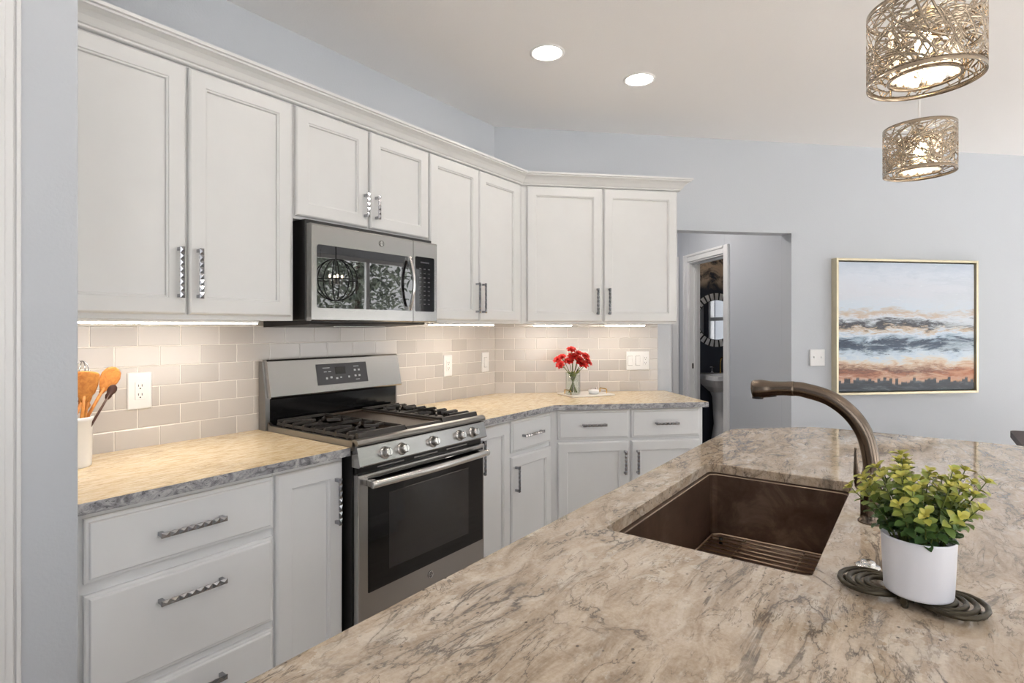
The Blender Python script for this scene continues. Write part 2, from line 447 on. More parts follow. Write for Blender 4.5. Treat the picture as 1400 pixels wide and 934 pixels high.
def text_mesh(body, size, shear=0.):
    cu = bpy.data.curves.new('lettering', 'FONT'); cu.body = body; cu.size = size; cu.align_x = 'CENTER'; cu.align_y = 'CENTER'; cu.shear = shear; cu.extrude = .0004
    o = bpy.data.objects.new('lettering', cu); C.objects.link(o)
    dg = bpy.context.evaluated_depsgraph_get(); me = bpy.data.meshes.new_from_object(o.evaluated_get(dg))
    bpy.data.objects.remove(o); return me

# ------------------------------------------------------------------ room shell
CZ = 2.79
T = .12
YW = .008                       # plaster stands 8 mm behind the tile face
m = MB(); m.box(.608, XC + .3, YW, YW + T, 0, CZ); struct(m.build('wall_back', M['wall']))
m = MB(); m.box(.488 - 2, .608, -.68, -.56, 0, CZ); m.box(.488, .608, -.56, YW + T, 0, CZ); struct(m.build('wall_left', M['wall'], bevel=.004, seg=3))
SE = 7.35
m = MB()
m.prism([(-.02, 0), (1.31, 0), (1.31, 2.098), (2.285, 2.098), (2.285, 0), (SE + .1, 0), (SE + .1, CZ), (-.02, CZ)], YW, YW + T, axis='y')
struct(place(m.build('wall_right', M['wall'], bevel=.003), F2))
# far side with windows (behind the camera) and the side wall with its added fill window
def holed_wall(x0, x1, z0, z1, holes, y0, y1):
    m = MB(); xs = x0
    for a, b in holes:
        m.box(xs, a, y0, y1, 0, CZ); m.box(a, b, y0, y1, 0, z0); m.box(a, b, y0, y1, z1, CZ); xs = b
    m.box(xs, x1, y0, y1, 0, CZ); return m
struct(holed_wall(-1.4, 8.7, .55, 2.45, BACK_WIN, BY - T, BY).build('wall_front', M['wall']))
mw_ = holed_wall(-5.4, -.5, .55, 2.45, [FILL_WIN], 0, T)
ow = mw_.build('wall_side', M['wall']); ow.location = (-1.2, 0, 0); ow.rotation_euler = (0, 0, R(90)); struct(ow)
def window(idx, a, b, fr_rot, loc, y):
    f = MB(); z0, z1 = .55, 2.45; mid = (a + b) / 2
    for x0, x1, q0, q1 in ((a, a + .06, z0, z1), (b - .06, b, z0, z1), (a, b, z0, z0 + .06), (a, b, z1 - .06, z1), (mid - .03, mid + .03, z0, z1), (a, b, 1.48, 1.53)):
        f.box(x0, x1, y - .03, y + .03, q0, q1)
    o = f.build('window_%d' % idx, M['trim'], bevel=.004); o.location = loc; o.rotation_euler = (0, 0, fr_rot); struct(o)
    g = MB(); g.box(a + .03, b - .03, y - .003, y + .003, z0 + .03, z1 - .03); g.build('window_pane', M['pane'], o)
for i, (a, b) in enumerate(BACK_WIN): window(i + 1, a, b, 0, (0, 0, 0), BY - T / 2)
window(4, FILL_WIN[0], FILL_WIN[1], R(90), (-1.2, 0, 0), T / 2)  # added window in the unseen side wall, for fill
m = MB(); m.box(-1.5, 9, -6, 3.6, -.1, 0); struct(m.build('floor', M['floor']))
m = MB(); m.box(-1.4, 9, BY - .12, 3.6, CZ, CZ + .1); struct(m.build('ceiling', M['ceiling']))
# hall behind the opening: right wall with the powder-room door, end wall, left wall
HS = 2.285
m = MB()
m.box(HS, HS + .115, YW + T, .975, 0, CZ); m.box(HS, HS + .115, 1.70, 2.07, 0, CZ); m.box(HS, HS + .115, .975, 1.70, 2.075, CZ)
struct(place(m.build('wall_hall', M['wall'], bevel=.003), F2))
m = MB(); m.box(.6, HS, 1.95, 2.07, 0, CZ); m.box(.6, .72, YW + T, 1.95, 0, CZ); struct(place(m.build('wall_hall_end', M['wall']), F2))
m = MB()
for a, b, z0, z1 in ((.885, .975, 0, 2.15), (1.70, 1.79, 0, 2.15), (.975, 1.70, 2.075, 2.15)):
    m.box(HS - .018, HS, a, b, z0, z1)
    m.box(HS - .026, HS - .018, a + (0 if a < .9 or z1 - z0 < 1 else .062), (a + .028 if a < .9 else b), z0 + (.05 if z1 - z0 < 1 else 0), z1)
struct(place(m.build('trim_1', M['trim'], bevel=.004), F2))
m = MB(); m.box(HS - .005, HS + .12, 1.685, 1.70, 0, 2.075); m.box(HS - .005, HS + .12, .975, .99, 0, 2.075); m.box(HS - .005, HS + .12, .99, 1.685, 2.06, 2.075)
m.box(HS + .05, HS + .085, 1.67, 1.685, 0, 2.06); m.box(HS + .05, HS + .085, .99, 1.67, 2.045, 2.06)
dj = struct(place(m.build('door_1', M['trim'], bevel=.002), F2))
m = MB(); m.box(HS + .028, HS + .046, 1.682, 1.686, .945, 1.0); m.build('strike_plate', M['slot'], dj)
m = MB()  # casing of the second door, on the hall's end wall
m.box(2.215, 2.28, 1.932, 1.95, 0, 2.16); m.box(1.2, 2.215, 1.932, 1.95, 2.09, 2.16); m.box(2.262, 2.28, 1.924, 1.932, 0, 2.16)
struct(place(m.build('trim_2', M['trim'], bevel=.003), F2))
m = MB(); m.loops(1.36, 2.212, .01, 2.085, [(0, 1.95), (0, 1.945), (.1, 1.945), (.11, 1.95)]); struct(place(m.build('door_2', M['trim']), F2))
# powder room
m = MB(); m.box(HS + .115, 3.75, 2.05, 2.17, 0, CZ); m.box(3.63, 3.75, YW + T, .25, 0, CZ); m.box(3.63, 3.75, .95, 2.05, 0, CZ); m.box(3.63, 3.75, .25, .95, 0, .9); m.box(3.63, 3.75, .25, .95, 2.1, CZ)
struct(place(m.build('wall_powder_room', M['navy']), F2))
m = MB()
for z0, z1, a, b in ((.9, .96, .25, .95), (2.04, 2.1, .25, .95), (1.48, 1.53, .25, .95), (.9, 2.1, .25, .31), (.9, 2.1, .89, .95)): m.box(3.64, 3.70, a, b, z0, z1)
w5 = struct(place(m.build('window_5', M['trim'], bevel=.003), F2))
m = MB(); m.box(3.665, 3.67, .28, .92, .93, 2.07); m.build('window_pane', M['pane'], w5)
pl = F2.w(3.78, .6, 1.5); portal('daylight_portal', pl, (0, R(90), R(-45)), 1.2, .7)
# casing of the doorway at the photo's left edge
m = MB(); m.box(.40, .494, -.69, -.68, 0, CZ - .3); m.box(.40, .478, -.698, -.69, 0, CZ - .3); m.box(.483, .492, -.695, -.69, 0, CZ - .3); m.box(.40, .462, -.704, -.698, 0, CZ - .3)
struct(m.build('trim_3', M['trim'], bevel=.002))
# baseboards
m = MB(); m.box(2.285, SE, -.007, .008, 0, .12); struct(place(m.build('baseboard_right', M['trim'], bevel=.004), F2))
m = MB(); m.box(-1.2, 8.5, BY, BY + .015, 0, .12); struct(m.build('baseboard_front', M['trim'], bevel=.004))
# backsplash: real tiles in running bond on a grout bed
def tiles(name, fr, x0, x1, z0, z1, gx, gz, p, q):
    m = MB(); m.box(x0, x1, .0013, YW - .001, z0, z1, 1)
    k0 = int(math.floor((z0 - gz) / q)) - 1; g = .0016
    for k in range(k0, k0 + 12):
        a, b = gz + k * q, gz + (k + 1) * q
        off = gx + (0 if k % 2 == 1 else p / 2)
        j = int(math.floor((x0 - off) / p)) - 1
        while off + j * p < x1:
            u0, u1 = max(off + j * p + g, x0), min(off + (j + 1) * p - g, x1)
            c0, c1 = max(a + g, z0), min(b - g, z1); j += 1
            if u1 - u0 > .004 and c1 - c0 > .004:
                bb = .0018
                m.rings([[(u0, .005, c0), (u1, .005, c0), (u1, .005, c1), (u0, .005, c1)],
                         [(u0, .0012, c0), (u1, .0012, c0), (u1, .0012, c1), (u0, .0012, c1)],
                         [(u0 + bb, 0, c0 + bb), (u1 - bb, 0, c0 + bb), (u1 - bb, 0, c1 - bb), (u0 + bb, 0, c1 - bb)]], True, False, True, False, 0)
    return struct(place(m.build(name, [M['tile'], M['grout']]), fr))
tiles('wall_back_tile', F1, .608, XC, .90, 1.42, .8352, 1.2235, .1538, .0785)
tiles('wall_right_tile', F2, 0, 1.203, .90, 1.42, .0617, 1.2235, .1538, .0785)

# ------------------------------------------------------------------ cabinet pieces
_hm = {}
def handle_mesh(L):
    """a bar cut into a row of four-sided pyramids on two posts; long axis z, wall side +y"""
    key = round(L, 3)
    if key in _hm: return _hm[key]
    m = MB(); n = max(3, round(L / .0235)); c = L / n; wd = .0078; y0, y1 = -.024, -.030
    for i in range(n):
        z0 = -L / 2 + i * c; z1 = z0 + c
        b = [(-wd, y1, z0), (wd, y1, z0), (wd, y1, z1), (-wd, y1, z1), (0, y1 - .0045, (z0 + z1) / 2)]
        m.add(b, [(0, 1, 4), (1, 2, 4), (2, 3, 4), (3, 0, 4)])
        for sx in (-1, 1):   # faceted flanks
            q = [(sx * wd, y1, z0), (sx * wd, y1, z1), (sx * wd * .75, y0, z1), (sx * wd * .75, y0, z0), (sx * wd * 1.12, (y0 + y1) / 2, (z0 + z1) / 2)]
            fs = [(0, 1, 4), (1, 2, 4), (2, 3, 4), (3, 0, 4)]
            m.add(q, fs if sx < 0 else [f[::-1] for f in fs])
    m.add([(-wd * .75, y0, -L / 2), (wd * .75, y0, -L / 2), (wd * .75, y0, L / 2), (-wd * .75, y0, L / 2)], [(0, 3, 2, 1)])
    for sz in (-1, 1):
        z = sz * L / 2
        q = [(-wd, y1, z), (wd, y1, z), (wd * .75, y0, z), (-wd * .75, y0, z)]; m.add(q, [(0, 1, 2, 3)[::1 if sz < 0 else -1]])
        zz = sz * (L / 2 - .008); m.box(-.0055, .0055, y0 - .001, 0, zz - .006, zz + .006)
    me = bpy.data.meshes.new('handle'); me.from_pydata(m.v, [], m.f); me.materials.append(M['chrome']); me.update(); _hm[key] = me
    return me
def handle(parent, O, x, y, z, L, vertical=True):
    o = bpy.data.objects.new('handle', handle_mesh(L)); C.objects.link(o); o.parent = parent
    o.location = (x - O[0], y - O[1], z - O[2])
    if not vertical: o.rotation_euler = (0, R(90), 0)
    o['label'] = 'polished chrome bar handle cut into facets'
    return o
def door(t, O, x0, x1, z0, z1, yf, mt, rail=.056, name='door', th=.02):
    m = MB(O); y = yf - th
    m.loops(x0, x1, z0, z1, [(0, yf - .0005), (0, y + .007), (.0022, y + .004), (.004, y + .002), (.0075, y), (rail, y), (rail + .002, y + .0035), (rail + .007, y + .0048), (rail + .009, y + .013)])
    return m.build(name, mt, t)
def drawer(t, O, x0, x1, z0, z1, yf, mt, th=.02):
    m = MB(O); y = yf - th
    m.loops(x0, x1, z0, z1, [(0, yf - .0005), (0, y + .0085), (.004, y + .0065), (.010, y + .006), (.0125, y + .001), (.015, y)])
    return m.build('drawer', mt, t)

BF = -.61                                       # base face-frame plane
def base_carcass(t, O, poly_top, poly_toe):
    m = MB(O); m.prism(poly_top, .10, .882); m.prism(poly_toe, 0, .10); return m.build('carcass', M['basecab'], t, bevel=.001)
bc = M['basecab']
GB = 'base cabinets along the tiled walls'
O = (.613, 0, 0)
t = thing('base_cabinet', 'pale grey base cabinet with three wide stacked drawers beside left wall', 'cabinet', F1, O, GB)
base_carcass(t, O, [(.613, -.012), (1.178, -.012), (1.178, BF), (.613, BF)], [(.613, -.012), (1.178, -.012), (1.178, BF + .07), (.613, BF + .07)])
for z0, z1, hz in ((.687, .862, .774), (.368, .656, .578), (.118, .345, .277)):
    d = drawer(t, O, .637, 1.174, z0, z1, BF, bc); handle(d, O, .905, BF - .02, hz, .19, False)
O = (1.179, 0, 0)
t = thing('base_cabinet', 'narrow pale grey base cabinet with one tall door left of the range', 'cabinet', F1, O, GB)
base_carcass(t, O, [(1.179, -.012), (1.466, -.012), (1.466, BF), (1.179, BF)], [(1.179, -.012), (1.466, -.012), (1.466, BF + .07), (1.179, BF + .07)])
d = door(t, O, 1.184, 1.455, .118, .862, BF, bc); handle(d, O, 1.424, BF - .02, .7185, .175)
O = (2.248, 0, 0)
t = thing('base_cabinet', 'narrow pale grey base cabinet with one tall door right of the range', 'cabinet', F1, O, GB)
base_carcass(t, O, [(2.248, -.012), (2.544, -.012), (2.544, BF), (2.248, BF)], [(2.248, -.012), (2.544, -.012), (2.544, BF + .07), (2.248, BF + .07)])
d = door(t, O, 2.258, 2.536, .118, .862, BF, bc); handle(d, O, 2.288, BF - .02, .721, .175)
O = (2.545, 0, 0); tan = math.tan(R(22.5))
t = thing('base_cabinet', 'pale grey corner base cabinet with one drawer over one small door', 'cabinet', F1, O, GB)
base_carcass(t, O, [(2.545, -.012), (XC - .012 * tan - .001, -.012), (XC + BF * tan - .001, BF), (2.545, BF)], [(2.545, -.012), (3.1, -.012), (XC + (BF + .07) * tan - .002, BF + .07), (2.545, BF + .07)])
d = drawer(t, O, 2.552, 2.95, .692, .865, BF, bc); handle(d, O, 2.738, BF - .02, .777, .19, False)
d = door(t, O, 2.552, 2.95, .118, .668, BF, bc); handle(d, O, 2.583, BF - .02, .55, .14)
O = (.0, 0, 0)
t = thing('base_cabinet', 'wide pale grey base cabinet with two drawers over two doors under the flower vase', 'cabinet', F2, O, GB)
base_carcass(t, O, [(.012 * tan + .001, -.012), (1.235, -.012), (1.235, BF), (-BF * tan + .001, BF)], [(.05, -.012), (1.235, -.012), (1.235, BF + .07), (-(BF + .07) * tan + .002, BF + .07)])
for a, b in ((.303, .747), (.765, 1.209)):
    d = drawer(t, O, a, b, .70, .872, BF, bc); handle(d, O, (a + b) / 2, BF - .02, .788, .15, False)
for a, b, hx in ((.303, .747, .718), (.765, 1.209, .798)):
    d = door(t, O, a, b, .118, .682, BF, bc); handle(d, O, hx, BF - .02, .556, .145)

UF, UB, UT = -.315, 1.402, 2.293
GU = 'wall cabinets above the backsplash'
uc = M['cab']
def upper_carcass(t, O, poly, z0=UB):
    m = MB(O); m.prism(poly, z0, UT + .03); return m.build('carcass', uc, t, bevel=.001)
O = (.613, 0, UB)
t = thing('wall_cabinet', 'large off-white wall cabinet with two tall doors next to the left wall', 'cabinet', F1, O, GU)
upper_carcass(t, O, [(.613, 0), (1.443, 0), (1.443, UF), (.613, UF)])
for a, b, hx in ((.624, 1.019, .994), (1.029, 1.428, 1.058)):
    d = door(t, O, a, b, 1.42, UT, UF, uc); handle(d, O, hx, UF - .02, 1.565, .178)
O = (1.445, 0, 1.835)
t = thing('wall_cabinet', 'short off-white wall cabinet with two doors above the microwave', 'cabinet', F1, O, GU)
upper_carcass(t, O, [(1.445, 0), (2.221, 0), (2.221, UF), (1.445, UF)], 1.828)
for a, b, hx in ((1.448, 1.82, 1.798), (1.834, 2.217, 1.863)):
    d = door(t, O, a, b, 1.84, UT, UF, uc); handle(d, O, hx, UF - .02, 1.938, .11)
O = (2.222, 0, UB)
t = thing('wall_cabinet', 'off-white wall cabinet with two narrow doors between microwave and corner', 'cabinet', F1, O, GU)
upper_carcass(t, O, [(2.222, 0), (XC - .001, 0), (XC + UF * tan - .001, UF), (2.222, UF)])
for a, b, hx in ((2.228, 2.630, 2.602), (2.637, 3.032, 2.657)):
    d = door(t, O, a, b, 1.417, UT, UF, uc); handle(d, O, hx, UF - .02, 1.547, .175)
O = (0, 0, UB)
t = thing('wall_cabinet', 'off-white wall cabinet with two doors above the red flowers', 'cabinet', F2, O, GU)
upper_carcass(t, O, [(.001, 0), (1.205, 0), (1.205, UF), (-UF * tan + .001, UF)])
for a, b, hx in ((.168, .672, .637), (.686, 1.195, .717)):
    d = door(t, O, a, b, 1.415, UT, UF, uc); handle(d, O, hx, UF - .02, 1.548, .175)

def sweep(path, prof):
    """path: plan points with the room on their right; prof: (outward, z)"""
    n = len(path); off = []
    for i in range(n):
        def nrm(a, b):
            d = Vector((b[0] - a[0], b[1] - a[1])); d.normalize(); return Vector((d.y, -d.x))
        ns = []
        if i > 0: ns.append(nrm(path[i - 1], path[i]))
        if i < n - 1: ns.append(nrm(path[i], path[i + 1]))
        v = sum(ns, Vector((0, 0))); v = v / v.dot(ns[0]) if len(ns) == 2 else ns[0]; off.append(v)
    m = MB(); m.rings([[(p[0] + o.x * d, p[1] + o.y * d, z) for d, z in prof] for p, o in zip(path, off)], True, True, True, False)
    return m
pth = [(.612, UF)] + [(XC + UF * tan, UF)] + [F2.w(1.205, UF)[:2], F2.w(1.205, -.001)[:2]]
prof = [(.001, 2.300), (.016, 2.300), (.020, 2.303), (.020, 2.309), (.026, 2.312), (.030, 2.318), (.038, 2.332), (.050, 2.345), (.064, 2.352), (.072, 2.354), (.072, 2.361), (.080, 2.363), (.080, 2.374), (.001, 2.374)]
tag(sweep(pth, prof).build('crown_molding', uc), 'long off-white crown molding running along tops of the wall cabinets', 'molding')

# ------------------------------------------------------------------ countertops
ZC, ZB = .914, .883
CF = -.656
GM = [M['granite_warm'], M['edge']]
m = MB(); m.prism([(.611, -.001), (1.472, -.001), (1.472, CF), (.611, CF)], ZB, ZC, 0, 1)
tag(m.build('countertop', GM, bevel=.003), 'warm-lit granite countertop left of the range holding the utensil crock', 'countertop')
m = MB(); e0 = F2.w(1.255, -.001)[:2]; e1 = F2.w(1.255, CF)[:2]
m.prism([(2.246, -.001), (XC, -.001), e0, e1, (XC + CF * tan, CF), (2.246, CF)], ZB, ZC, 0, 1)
tag(m.build('countertop', GM, bevel=.003), 'warm-lit granite countertop bending round the corner right of the range', 'countertop')

# island: slab with the sink cut-out, made as a ring of quads
IX0, IX1, IY0, IY1 = .33, 3.039, -1.714, -3.13
SX0, SX1, SY0, SY1 = 1.267, 2.042, -1.834, -2.255
def island():
    bm = bmesh.new()
    def rect_round(x0, x1, y0, y1, r, n=5):
        pts = []
        for cx, cy, a0 in ((x1 - r, y1 - r, 0), (x0 + r, y1 - r, 90), (x0 + r, y0 + r, 180), (x1 - r, y0 + r, 270)):
            for k in range(n): a = R(a0 + 90 * k / (n - 1)); pts.append((cx + r * math.cos(a), cy + r * math.sin(a)))
        return pts
    outer = [(IX0, IY0), (IX0, IY1), (IX1, IY1)]
    # clipped far corner, its bends eased
    def arc(p, a, b, r=.06, n=5):
        p = Vector(p); a = (Vector(a) - p).normalized() * r; b = (Vector(b) - p).normalized() * r
        return [tuple((p + a) * (1 - t) ** 2 + p * 2 * t * (1 - t) + (p + b) * t * t) for t in (k / (n - 1) for k in range(n))]
    cA, cB = (2.742, IY0), (IX1, IY0 - .297)
    outer += arc(cB, (IX1, IY1), cA) + arc(cA, cB, (IX0, IY0))
    hole = rect_round(SX0, SX1, SY1, SY0, .018)
    def ring(pts, z): 
        vs = [bm.verts.new((x, y, z)) for x, y in pts]
        es = [bm.edges.new((vs[i], vs[(i + 1) % len(vs)])) for i in range(len(vs))]
        return vs, es
    layers = []
    for z in (ZB, ZC):
        ov, oe = ring(outer, z); hv, he = ring(hole, z)
        r = bmesh.ops.triangle_fill(bm, use_beauty=True, edges=oe + he)
        for f in r['geom']:
            if isinstance(f, bmesh.types.BMFace):
                if (f.normal.z > 0) != (z == ZC): f.normal_flip()
        layers.append((ov, hv))
    for k in (0, 1):
        a, b = layers[0][k], layers[1][k]; n = len(a)
        for i in range(n): bm.faces.new((a[i], a[(i + 1) % n], b[(i + 1) % n], b[i]))
    bmesh.ops.recalc_face_normals(bm, faces=bm.faces)
    me = bpy.data.meshes.new('island_countertop'); bm.to_mesh(me); bm.free(); me.materials.append(M['granite'])
    o = bpy.data.objects.new('island_countertop', me); C.objects.link(o)
    b = o.modifiers.new('bevel', 'BEVEL'); b.width = .0035; b.segments = 2; b.limit_method = 'ANGLE'; b.angle_limit = R(50)
    return tag(o, 'large beige veined granite island countertop around the copper sink', 'countertop')
island()
O = (.5, -1.76, 0)
t = thing('island_cabinet', 'pale grey island cabinet carrying the beige granite slab and sink', 'cabinet', F1, (.5, -1.76, 0))
m = MB(O)
for q in ((.45, 2.7, -1.76, -1.78), (.45, 2.7, -2.74, -2.76), (.45, .47, -1.78, -2.74), (2.68, 2.7, -1.78, -2.74), (1.2, 1.22, -1.78, -2.74), (2.1, 2.12, -1.78, -2.74)): m.box(*q, .1, ZB - .001)
m.box(.45, 2.7, -1.83, -2.72, 0, .1)
m.build('carcass', bc, t)
for a, b in ((.47, 1.18), (1.2, 1.64), (1.65, 2.1), (2.12, 2.68)):      # doors face the aisle (towards +y)
    mm = MB(); mm.loops(-b, -a, .12, .862, [(0, 1.7595), (0, 1.747), (.004, 1.742), (.006, 1.74), (.056, 1.74), (.064, 1.744), (.066, 1.749)])
    mm.v = [(-x - O[0], -y - O[1], z) for x, y, z in mm.v]; mm.build('door', bc, t)

# sink, rack
O = ((SX0 + SX1) / 2, (SY0 + SY1) / 2, .66)
def sink():
    m = MB(O); x0, x1, y0, y1 = SX0 + .008, SX1 - .008, SY1 + .008, SY0 - .008
    def rr(ins, z, r):
        pts = []
        for cx, cy, a0 in ((x1 - ins - r, y1 - ins - r, 0), (x0 + ins + r, y1 - ins - r, 90), (x0 + ins + r, y0 + ins + r, 180), (x1 - ins - r, y0 + ins + r, 270)):
            for k in range(5): a = R(a0 + 22.5 * k); pts.append((cx + r * math.cos(a), cy + r * math.sin(a), z))
        return pts
    m.rings([rr(-.03, ZB - .002, .02), rr(0, ZB - .002, .02), rr(.002, ZB - .006, .02), rr(.004, .68, .02), rr(.012, .668, .02), rr(.1, .664, .02)], True, False, True, False)
    m.rings([rr(-.03, ZB - .002, .02), rr(-.03, ZB - .006, .02), rr(-.006, ZB - .008, .022), rr(-.004, .656, .022)], True, False, True, False)
    return m
t = thing('sink', 'rectangular antique copper undermount sink in the island', 'sink', F1, O)
sink().build('basin', M['copper'], t)
m = MB(O); ra, rb_, rc, rd = SX0 + .0095, SX1 - .0095, SY1 + .0095, SY0 - .0095
m.tube([(ra + .018, rc, ZB - .003), (rb_ - .018, rc, ZB - .003), (rb_, rc + .018, ZB - .003), (rb_, rd - .018, ZB - .003), (rb_ - .018, rd, ZB - .003), (ra + .018, rd, ZB - .003), (ra, rd - .018, ZB - .003), (ra, rc + .018, ZB - .003)], .0016, 8, closed=True); m.build('rim', M['rack'], t)  # pale tube drawn as the bright highlight along the rim edge
m = MB(O); m.lathe([(.045, .006), (.045, .010), (.03, .008), (.028, .005)], (1.65, -2.05, .66)); m.build('drain', M['bronze_dark'], t)
O = (1.65, -2.05, .69)
t = thing('sink_rack', 'pale wire rack lying in the bottom of the copper sink', 'rack', F1, O)
m = MB(O); gx0, gx1, gy0, gy1, gz = 1.30, 2.005, -2.225, -1.862, .693
m.tube([(gx0 + .02, gy0, gz), (gx1 - .02, gy0, gz), (gx1, gy0 + .02, gz), (gx1, gy1 - .02, gz), (gx1 - .02, gy1, gz), (gx0 + .02, gy1, gz), (gx0, gy1 - .02, gz), (gx0, gy0 + .02, gz)], .003, 8, closed=True)
m.build('rim', M['rack'], t)
m = MB(O); n = 22
for i in range(1, n): x = gx0 + (gx1 - gx0) * i / n; m.tube([(x, gy0, gz), (x, gy1, gz)], .0022, 6)
m.tube([(gx0, -1.96, gz - .004), (gx1, -1.96, gz - .004)], .0024, 6); m.tube([(gx0, -2.13, gz - .004), (gx1, -2.13, gz - .004)], .0024, 6)
m.build('wires', M['rack'], t)
for x in (gx0 + .03, gx1 - .03):
    for y in (gy0 + .03, gy1 - .03):
        m = MB(O); m.cyl((x, y, .669), (x, y, gz), .006, 10); m.build('foot', M['blackplastic'], t)

# faucet
O = (1.672, -2.322, ZC)
t = thing('faucet', 'tall brushed bronze pull-out kitchen faucet behind the copper sink', 'faucet', F1, O)
m = MB(O); bx, by = O[0], O[1]
m.lathe([(.027, 0), (.027, .004), (.0225, .008), (.0215, .02), (.0210, .075), (.0235, .09), (.0235, .105), (.018, .118), (.0175, .125)], (bx, by, ZC), 28); m.build('base', M['bronze'], t)
def curve(pts, n=48):
    out = []; P = [Vector(p) for p in pts]; P = [2 * P[0] - P[1]] + P + [2 * P[-1] - P[-2]]
    for i in range(1, len(P) - 2):
        for k in range(n // (len(P) - 3)):
            t_ = k / (n // (len(P) - 3)); a, b, c, d = P[i - 1:i + 3]
            out.append(.5 * (2 * b + (c - a) * t_ + (2 * a - 5 * b + 4 * c - d) * t_ ** 2 + (3 * b - a - 3 * c + d) * t_ ** 3))
    out.append(P[-2]); return out
pts = [(bx, by, ZC + .11), (bx, by, 1.06), (bx, by + .012, 1.118), (bx, by + .04, 1.165), (bx, by + .085, 1.200), (bx, by + .14, 1.216), (bx, by + .165, 1.2185)]
m = MB(O); cp = curve(pts, 60); m.tube(cp, [.0175 + .0015 * math.sin(i / len(cp) * 3) for i in range(len(cp))], 16); m.build('spout', M['bronze'], t)
m = MB(O); hp = curve([(bx, by + .163, 1.2185), (bx, by + .20, 1.2165), (bx, by + .235, 1.2135), (bx, by + .262, 1.2105)], 18)
m.tube(hp, [.0188, .0188, .0185, .018, .018, .018, .0182, .0185, .019, .0195, .0210, .0222, .0232, .0238, .0242, .0242, .0242, .0240, .022][:len(hp)], 16); m.build('spray_head', M['bronze'], t)
m = MB(O); m.tube([(bx, by + .205, 1.198), (bx, by + .235, 1.193)], .006, 8, flat=.5); m.cyl((bx, by + .25, 1.187), (bx, by + .25, 1.196), .014, 16); m.build('spray_button', M['blackplastic'], t)
m = MB(O); m.cyl((bx - .010, by + .010, 1.002), (bx - .026, by + .022, 1.004), .012, 16); m.tube(curve([(bx - .026, by + .022, 1.003), (bx - .032, by + .026, 1.03), (bx - .033, by + .027, 1.06), (bx - .033, by + .028, 1.092)], 12), [.009, .0085, .008, .0075, .007, .0065, .006, .0055, .005, .0045, .004, .0035, .003][:13], 10, flat=.7)
m.build('lever_handle', M['bronze'], t)

O = (1.372, -2.336, ZC)
m = MB(O); m.lathe([(.021, 0), (.021, .004), (.019, .006), (.0125, .006), (.0125, .012), (.011, .0135), (.0, .0135)], O, 28)
o = m.build('disposal_button', M['bright_steel']); o.location = O; tag(o, 'small round metal push button on the granite behind the trivet', 'button')

# trivet and plant
O = (1.268, -2.402, ZC)
ang = R(-8)
t = thing('trivet', 'dark bronze looped metal trivet under the potted plant', 'trivet', F1, O, rot=ang)
m = MB()
for side in (-1, 1):
    for k in range(4):
        a = .030 + .0085 * k; L = .058 + .0135 * k; pts = []
        for i in range(17):
            th = R(-168 + 336 * i / 16)
            rx = L * (.5 + .5 * math.cos(th)); ry = a * math.sin(th) * (.55 + .45 * math.cos(th * .5))
            pts.append((ry * 1.05, side * (.004 + rx), .0125 + .0015 * math.cos(th)))
        m.tube(pts, .0043, 8)
m.build('loops', M['bronze_dark'], t)
m = MB(); m.tube([(-.05, 0, .0125), (-.02, 0, .015), (.02, 0, .015), (.05, 0, .0125)], .0055, 8); m.tube([(-.03, -.012, .012), (-.03, .012, .012)], .005, 8); m.tube([(.03, -.012, .012), (.03, .012, .012)], .005, 8); m.build('center_band', M['bronze_dark'], t)
for x, y in ((-.04, 0), (.04, 0), (0, -.094), (0, .094)):
    m = MB(); m.lathe([(.004, .0), (.0055, .002), (.0045, .011)], (x, y, 0), 10); m.build('foot', M['bronze_dark'], t)

PX, PY, PZ = 1.262, -2.414, .9315
O = (PX, PY, PZ)
t = thing('potted_plant', 'small yellow-green leafy plant in a white pot standing on the trivet', 'plant', F1, O)
m = MB(O); m.lathe([(.044, 0), (.0475, .002), (.0485, .006), (.0525, .092), (.0528, .0945), (.0515, .0955), (.0500, .0945), (.0480, .07), (.047, .07)], O, 48); m.build('pot', M['pot'], t)
m = MB(O); m.lathe([(.0475, .078), (.03, .081), (.001, .082)], O, 24, cap0=False); m.build('soil', M['soil'], t)
rnd = random.Random(11)
st = MB(O); lf = MB(O)
def leaf(mb, p, d, up, L, Wd, col, fold=.25):
    d = d.normalized(); s_ = d.cross(up); s_ = s_.normalized() if s_.length > 1e-4 else d.orthogonal().normalized(); n_ = s_.cross(d)
    prof_ = [(0, .10), (.25, .62), (.55, 1.), (.8, .78), (1., .12)]; vs = []
    for q, wv in prof_:
        c0 = p + d * L * q - n_ * L * .22 * q * q
        vs += [tuple(c0 - s_ * Wd * wv * .5 + n_ * Wd * fold * wv), tuple(c0), tuple(c0 + s_ * Wd * wv * .5 + n_ * Wd * fold * wv)]
    fs = []
    for k in range(4):
        for j in (0, 1): a = 3 * k + j; fs.append((a, a + 1, a + 4, a + 3))
    f0 = len(mb.f); mb.add(vs, fs, True)
    for k in range(len(fs)): mb.col[f0 + k] = col
def mixc(a, b, t_): return tuple(a[i] * (1 - t_) + b[i] * t_ for i in range(4))
DG, MG, YG, YY = lin((62, 94, 64)), lin((104, 134, 72)), lin((158, 168, 76)), lin((196, 190, 88))
